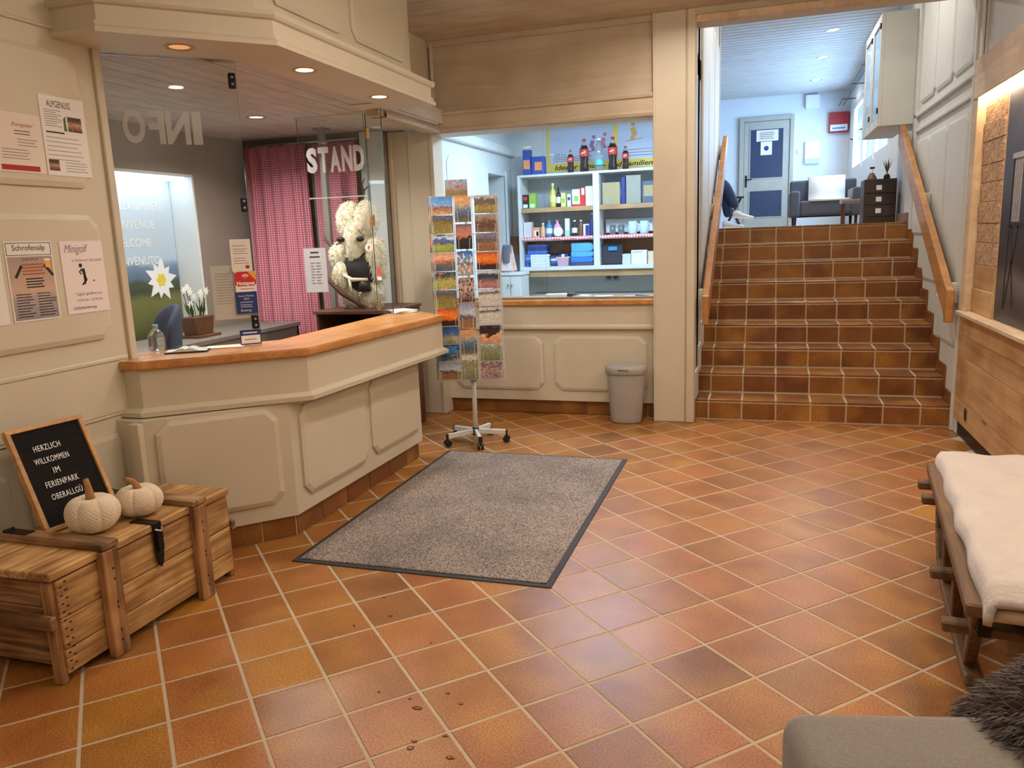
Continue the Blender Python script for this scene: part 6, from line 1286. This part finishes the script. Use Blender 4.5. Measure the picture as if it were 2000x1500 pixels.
t = MB(); t.box(-.04, .04, -.04, .04, 0, .012); t.box(-.025, .025, -.03, .03, .012, .018); o = t.build('light_switch', paperwarm, M=frame((.57, 15.995, 2.84), (1, 0, 0)), bevel=.002); tag(o, 'small cream light switch beside the landing door', 'switch')
# hanging glass-door cabinet on the right wall
hc = thing('hanging_cabinet', 'white hanging cabinet with glass doors high on the right landing wall', 'cabinet', (1.16, 9.1, 2.38))
loc_box(hc, 'body', greywhite, 1.03, 1.31, 8.5, 9.75, 2.38, 3.40, .004)
for a, b in ((8.5, 9.11), (9.14, 9.75)):
    t_ = MB()
    for q in ((a, b, 2.38, 2.46), (a, b, 3.32, 3.40), (a, a + .07, 2.46, 3.32), (b - .07, b, 2.46, 3.32)): t_.box(1.0 - 1.16, 1.03 - 1.16, q[0] - 9.1, q[1] - 9.1, q[2] - 2.38, q[3] - 2.38)
    d_ = t_.build('door_frame', greywhite, hc, bevel=.003); t = MB(); t.box(1.01 - 1.16, 1.015 - 1.16, a + .07 - 9.1, b - .07 - 9.1, .08, .94); t.build('door_glass', mat('cab_glass', (150, 178, 206), .08, var=.1), d_)
    for z in (2.50, 3.26): t = MB(); t.box(.988 - 1.16, 1.0 - 1.16, a + .005 - 9.1, a + .03 - 9.1, z - 2.38, z - 2.33); t.build('hinge', black_metal, d_)
# armchair upstairs
ac = thing('lobby_armchair', 'charcoal tub armchair with white throw on the upper landing', 'armchair', (.80, 12.4, LZ + .001), 0)
for k, (nm, q) in enumerate((('seat', (-.34, .34, -.42, .30, .14, .34)), ('arm', (-.48, -.34, -.44, .34, .12, .48)), ('arm', (.34, .48, -.44, .34, .12, .50)), ('backrest', (-.46, .46, .30, .46, .12, .66)))): t = MB(); t.rbox(*q, .035); t.build(nm, fabricdark, ac, smooth=True, weld=True)
for x in (-.40, .40):
    for y in (-.36, .38): t = MB(); t.lathe([(.018, 0), (.024, .13)], 10, (x, y, 0)); t.build('leg', darkwood, ac)
t = MB(); t.prism([(-.44, .33), (.24, .335), (.29, .40), (.30, .68), (.46, .69), (.47, .45), (.49, .45), (.49, .71), (.28, .71), (.25, .48), (.20, .37), (-.44, .36)], -.20, .30, lambda a, b, q: (q, a, b)); o = t.build('throw_blanket', mat('white_throw', (230, 224, 218), .95), loc=(.80, 12.4, LZ + .001), smooth=True); tag(o, 'white fleece throw over the landing armchair', 'throw')
dc = thing('drawer_cabinet', 'dark brown drawer chest with pale label plates at the stair head', 'drawers', (1.18, 9.88, LZ)); loc_box(dc, 'body', darkwood, 1.04, 1.37, 9.70, 10.06, LZ, LZ + .475, .005)
for k in range(3):
    d_ = loc_box(dc, 'drawer', darkwood, 1.055, 1.355, 9.685, 9.70, LZ + .075 + .125 * k, LZ + .19 + .125 * k, .003); t = MB(); t.box(-.028, .028, -.026, .026, 0, .004); t.build('label_plate', whitep, d_, M=frame((1.19 - 1.18, 9.685 - 9.88, .132 + .125 * k), (1, 0, 0)))
t_ = thing('table_lamp_figure', 'small brown cone ornament with white neck on the drawer chest', 'ornament', (1.13, 9.85, LZ + .476)); t = MB(); t.lathe([(.055, 0), (.05, .02), (.02, .075)], 14); t.build('cone', cm('cone_brown', (104, 76, 66)), t_); t = MB(); t.lathe([(.009, .07), (.008, .12)], 10); t.build('neck', whiteprint, t_); t = MB(); t.box(-.025, .025, -.012, .012, .12, .14); t.build('head', black_metal, t_, bevel=.003)
t_ = thing('dry_plant', 'spindly dry plant in a slim vase on the drawer chest', 'plant', (1.29, 9.9, LZ + .476)); t = MB(); t.lathe([(.03, 0), (.036, .03), (.02, .06)], 12); t.build('vase', darkwood, t_, smooth=True)
for k in range(8):
    a = k * 2.4; t = MB(); L_ = .13 + .02 * (k % 3); t.prism([(0, -.003), (L_ * .6, -.008), (L_, 0), (L_ * .6, .008), (0, .003)], 0, .002, lambda x, y, q, a=a: (x * .35 * math.cos(a) + y * math.sin(a), x * .35 * math.sin(a) - y * math.cos(a) + q, .06 + x)); t.build('leaf', cm('dry_leaf%d' % (k % 3), [(120, 90, 70), (96, 100, 70), (140, 96, 80)][k % 3]), t_)
ot = thing('side_stool', 'low grey wooden stool between landing armchair and drawer chest', 'stool', (1.05, 10.9, LZ)); loc_box(ot, 'seat', fabricgrey, .90, 1.22, 10.75, 11.05, LZ + .25, LZ + .30, .01)
for x in (.92, 1.18):
    for y in (10.78, 11.01): loc_box(ot, 'leg', brownwood, x, x + .03, y, y + .03, LZ, LZ + .25)
# stair left wall panels + rails
for a, b in ((6.55, 7.2), (7.25, 7.95), (8.0, 8.75)):
    zb = .30 + (b - Y0) / TG * TH; raised_panel(wst, frame((-.50, (a + b) / 2, (3.3 + zb) / 2), (0, 1, 0)), b - a, 3.3 - zb, shopwhite, .02, .05)
t = MB(); t.box(-.72, -.485, 8.93, 9.02, LZ, 3.85); t.build('end_post', planklight if False else ashwood, wst, bevel=.005)
for k in range(8): t = MB(); t.box(-.503, -.488, Y0 + k * TG - .06, Y0 + (k + 1) * TG - .064, (k + 1) * TH + .004, (k + 1) * TH + .22); t.build('lining_board', greywhite, wst, bevel=.002)
mb = MB(); mb.box(-.70, -.50, 6.30, 6.46, 0, 3.9); mb.build('near_infill', cream, wst)
def handrail(x, y0, z0, y1, z1, label, side):
    t_ = thing('handrail', label, 'handrail', (x, (y0 + y1) / 2, 0), group='stair handrails'); ym = (y0 + y1) / 2; hh = .19
    sl = (z1 - z0) / (y1 - y0)
    poly = [(y0 - ym, z0), (y1 - ym, z1), (y1 - ym, z1 - hh * 1.1), (y0 + .01 - ym, z0 - hh * 1.1 + .01 * sl), (y0 + .01 - ym, z0 - .245), (y0 - .055 - ym, z0 - .245), (y0 - .055 - ym, z0 - .02)]
    t = MB(); t.prism(poly, -.024, .024, lambda a, b, q: (q, a, b)); t.build('rail_board', railwood, t_, bevel=.005)
    for f_ in (.03, .5, .93):
        yy = y0 + (y1 - y0) * f_; zz_ = z0 + (z1 - z0) * f_ - .07; t = MB(); t.box(min(.024 * side, (.10 if side > 0 else .10) * side * .62), max(.024 * side, .062 * side), yy - ym - .05, yy - ym + .05, zz_ - .09, zz_ + .05); t.build('bracket', greywhite, t_, bevel=.003)
handrail(1.225, 6.10, 1.02, 8.58, 2.42, 'beech handrail board on the right side of the stairs', 1)
handrail(-.425, 6.24, .99, 8.98, 2.45, 'beech handrail board on the left side of the stairs', -1)

# seated person beyond the left stair wall: only the lower legs show
ps = thing('person', 'seated person in blue jeans and white sneakers, legs crossed, beside the landing', 'person', (-.95, 10.5, LZ))
def skin(name, verts, edges, radii, m, parent, sub=2):
    me = bpy.data.meshes.new(name); me.from_pydata(verts, edges, []); me.materials.append(m); o = bpy.data.objects.new(name, me); COL.objects.link(o); o.parent = parent
    md = o.modifiers.new('skin', 'SKIN'); md.use_smooth_shade = True
    for i, r in enumerate(radii): me.skin_vertices[0].data[i].radius = (r, r) if not isinstance(r, tuple) else r
    me.skin_vertices[0].data[0].use_root = True
    s_ = o.modifiers.new('sub', 'SUBSURF'); s_.levels = 1; s_.render_levels = sub; return o
jeans = mat('blue_jeans', (52, 70, 104), .9, var=.1, scale=60); jumper = mat('dark_jumper', (60, 60, 70), .9); skinm = mat('skin_tone', (206, 160, 132), .6)
skin('body', [(0, 0, .50), (0, 0, .70), (0, 0, .92), (0, 0, 1.02), (.02, 0, 1.12), (.03, 0, 1.22), (.0, .17, .92), (.03, .22, .70), (.22, .16, .60), (.30, .13, .58), (0, -.17, .92), (.03, -.22, .70), (.22, -.16, .60), (.30, -.13, .58)], [(0, 1), (1, 2), (2, 3), (3, 4), (4, 5), (2, 6), (6, 7), (7, 8), (8, 9), (2, 10), (10, 11), (11, 12), (12, 13)], [.13, .13, .14, .055, .085, .08, .06, .048, .036, .03, .06, .048, .036, .03], jumper, ps)
t = MB(); blob(t, (.03, 0, 1.17), (.095, .08, .12), 20, 14, noise=0); blob(t, (.12, 0, 1.16), (.018, .014, .022), 8, 6, noise=0); t.build('head', skinm, ps, smooth=True); t = MB(); blob(t, (0.0, 0, 1.20), (.10, .088, .11), 18, 12, noise=.03); t.build('hair', darkwood, ps, smooth=True)
skin('trousers', [(0, 0, .50), (.08, .09, .50), (.44, .09, .50), (.50, .06, .13), (.08, -.09, .52), (.45, -.06, .56), (.60, .02, .24)], [(0, 1), (1, 2), (2, 3), (0, 4), (4, 5), (5, 6)], [.13, .10, .075, .055, .10, .078, .055], jeans, ps)
def shoe(c, ang, pitch, par):
    M = Matrix.Translation(c) @ Matrix.Rotation(ang, 4, 'Z') @ Matrix.Rotation(pitch, 4, 'Y'); t = MB(); n = 14; rings = []
    for x, w2, h0, h1 in ((-.07, .026, .02, .085), (-.05, .036, .012, .10), (0, .038, .012, .095), (.06, .042, .012, .065), (.12, .044, .012, .05), (.17, .036, .012, .042), (.19, .015, .018, .035)):
        rings.append([(x, w2 * math.cos(2 * math.pi * j / n), (h0 + h1) / 2 + (h1 - h0) / 2 * math.sin(2 * math.pi * j / n)) for j in range(n)])
    vs = [v for r in rings for v in r]; fs = [(i * n + j, i * n + (j + 1) % n, (i + 1) * n + (j + 1) % n, (i + 1) * n + j) for i in range(6) for j in range(n)] + [tuple(range(n)), tuple(6 * n + j for j in range(n))]
    t.add(vs, fs); s_ = t.build('shoe', cm('sneaker_white%d' % int(abs(ang) * 100), (232, 232, 236)), par, M=M, smooth=True)
    t = MB(); t.prism([(-.075, -.036), (.05, -.042), (.15, -.042), (.195, 0), (.15, .042), (.05, .042), (-.075, .036)], 0, .022); t.build('sole', whiteprint, s_, bevel=.004)
shoe((.50, .05, .0), .1, 0, ps); shoe((.62, .01, .12), -.1, .1, ps)
wc = thing('wooden_chair', 'dark wooden chair under the seated person on the landing', 'chair', (-1.0, 10.5, LZ))
t = MB(); t.box(-.22, .24, -.24, .24, .36, .40); t.build('seat', darkwood, wc, bevel=.006); t = MB(); t.box(-.25, -.22, -.22, .22, .55, .90); t.build('backrest', darkwood, wc, bevel=.006)
for x, y in ((-.22, -.2), (-.22, .2), (.21, -.2), (.21, .2)): t = MB(); t.bar((x, y, 0), (x * .95, y, .36 if x > 0 else .9), .035, .035, up=(0, 1, 0)); t.build('leg', darkwood, wc, bevel=.004)
t_ = thing('folding_stool', 'dark folding stool with crossed legs beside the white sneakers', 'stool', (-.42, 11.3, LZ))
t = MB(); t.bar((-.10, 0, .02), (.10, 0, .40), .03, .02, up=(0, 1, 0)); t.build('leg', darkwood, t_); t = MB(); t.bar((.10, .03, .02), (-.10, .03, .40), .03, .02, up=(0, 1, 0)); t.build('leg', darkwood, t_); t = MB(); t.box(-.14, .14, -.02, .05, .40, .42); t.build('seat', black_metal, t_, bevel=.004); t = MB(); t.box(-.13, .13, -.02, .05, .0, .02); t.build('foot_bar', darkwood, t_, bevel=.003)
# ------------------------------------------------------------------ sled bench with fleece
sb = thing('sled_bench', 'old wooden sled used as a bench on the right', 'bench', (.925, 3.0, 0), math.radians(-5.5))
BW, Y_N, Y_F = .27, -.70, .70
for sx in (-1, 1):
    x = sx * .225
    t = MB(); pts = [(x, -.47, .045), (x, -.40, .025), (x, .26, .025), (x, .46, .06), (x, .58, .16), (x, .64, .30), (x, .65, .40)]
    for a, b in zip(pts[:-1], pts[1:]): t.bar(a, b, .036, .05, up=(1, 0, 0))
    t.build('runner', sledwood, sb, bevel=.006)
    for y0_, y1_ in ((-.62, -.34), (-.16, .0), (.16, .30)):
        t = MB(); t.bar((x, y1_, .045), (sx * .25, y0_, .37), .05, .036, up=(1, 0, 0)); t.build('upright', sledwood, sb, bevel=.005)
    t = MB(); t.bar((sx * .265, -.66, .365), (sx * .265, .68, .405), .042, .05, up=(1, 0, 0)); t.build('side_rail', sledwood, sb, bevel=.006)
for yy, zz_ in ((-.50, .24), (-.10, .24), (.36, .36), (.56, .36)): t = MB(); t.bar((-.33, yy, zz_), (.31, yy, zz_), .05, .035); t.build('cross_bar', sledwood, sb, bevel=.006)
t = MB(); t.tube([(-.24, -.655, .365), (0, -.68, .375), (.30, -.675, .37)], [.022, .026, .022], 12); t.build('front_rail', planklight, sb, smooth=True)
t = MB(); t.box(-.25, -.215, -.62, -.57, .27, .37); t.tube([(-.20, -.58, .33), (-.1, -.56, .28), (.1, -.56, .25), (.28, -.58, .24)], .010, 8); t.build('iron_bracket', black_metal, sb)
for k in range(5): x = -.20 + .10 * k; t = MB(); t.bar((x, -.64, .40), (x, .68, .425), .07, .018, up=(0, 0, 1)); t.build('seat_slat', sledwood, sb, bevel=.004)
# fleece
nx, ny = 40, 90; vs = []; fs = []
for j in range(ny + 1):
    v = -.71 + 1.45 * j / ny
    for i in range(nx + 1):
        u = -.275 + .56 * i / nx
        e = max(abs(u) - .235, 0); ex = u if abs(u) < .25 else math.copysign(.25 + (abs(u) - .25) * .2, u)
        z = .462 + .012 * (v + .7) - 2.2 * e ** 1.0 * .75 + .004 * math.sin(u * 31 + v * 9) + .004 * math.sin(v * 23)
        ey = max(-.65 - v, 0); z -= ey * .8
        ey2 = max(v - .70, 0); z -= ey2 * .7
        vs.append((ex + .006 * math.sin(v * 17), v + .008 * math.sin(u * 19), z))
for j in range(ny):
    for i in range(nx): a = j * (nx + 1) + i; fs.append((a, a + 1, a + nx + 2, a + nx + 1))
t = MB(); t.add(vs, fs); fl_ = t.build('fleece', fleece, loc=(.925, 3.0, 0), smooth=True); fl_.rotation_euler = (0, 0, math.radians(-5.5)); tag(fl_, 'cream-white sheepskin fleece covering the sled bench', 'fleece')
md = fl_.modifiers.new('solid', 'SOLIDIFY'); md.thickness = .022; md.offset = -1

# ------------------------------------------------------------------ grey armchair in the foreground with dark fur
AA = math.radians(13)
ga = thing('grey_armchair', 'grey felt armchair in the lower right foreground', 'armchair', (.535, 1.085, 0), AA)
def soft(name, q, b=.045): t = MB(); t.rbox(*q, b); return t.build(name, fabricgrey, ga, smooth=True, weld=True)
o = soft('backrest', (-.44, .50, .11, .30, .16, .668), .04)
soft('arm', (-.36, -.24, -.50, .12, .16, .36)); soft('arm', (.36, .49, -.50, .12, .16, .40)); soft('seat', (-.30, .36, -.48, .12, .16, .36))
for x in (-.38, .44):
    for y in (-.44, .24): t = MB(); t.lathe([(.016, 0), (.024, .17)], 12, (x, y, 0)); t.build('leg', brownwood, ga)
sk_ = MB(); blob(sk_, (.11, .215, .575), (.225, .20, .185), 26, 18, noise=.03, seed=3)
fc = thing('dark_sheepskin', 'shaggy taupe sheepskin draped over the grey armchair', 'sheepskin', (.515, 1.09, 0), AA)
sk_.build('hide', furdark, fc, smooth=True)
ss = []
cc = Vector((.11, .215, .575))
for p, n in surf_samples(sk_, 26000, 8):
    n = Vector(n); d = Vector(p) - cc; n = n if n.dot(d) > 0 else -n; ss.append((p, (n + Vector((-.35, .1, -.2)) * .7).normalized()))
hair = MB(); fur(hair, ss, .062, .0022, .35, jitter=.28, seed=11); hair.build('long_pile', [furdark], fc, kind='stuff')
flush_texts()
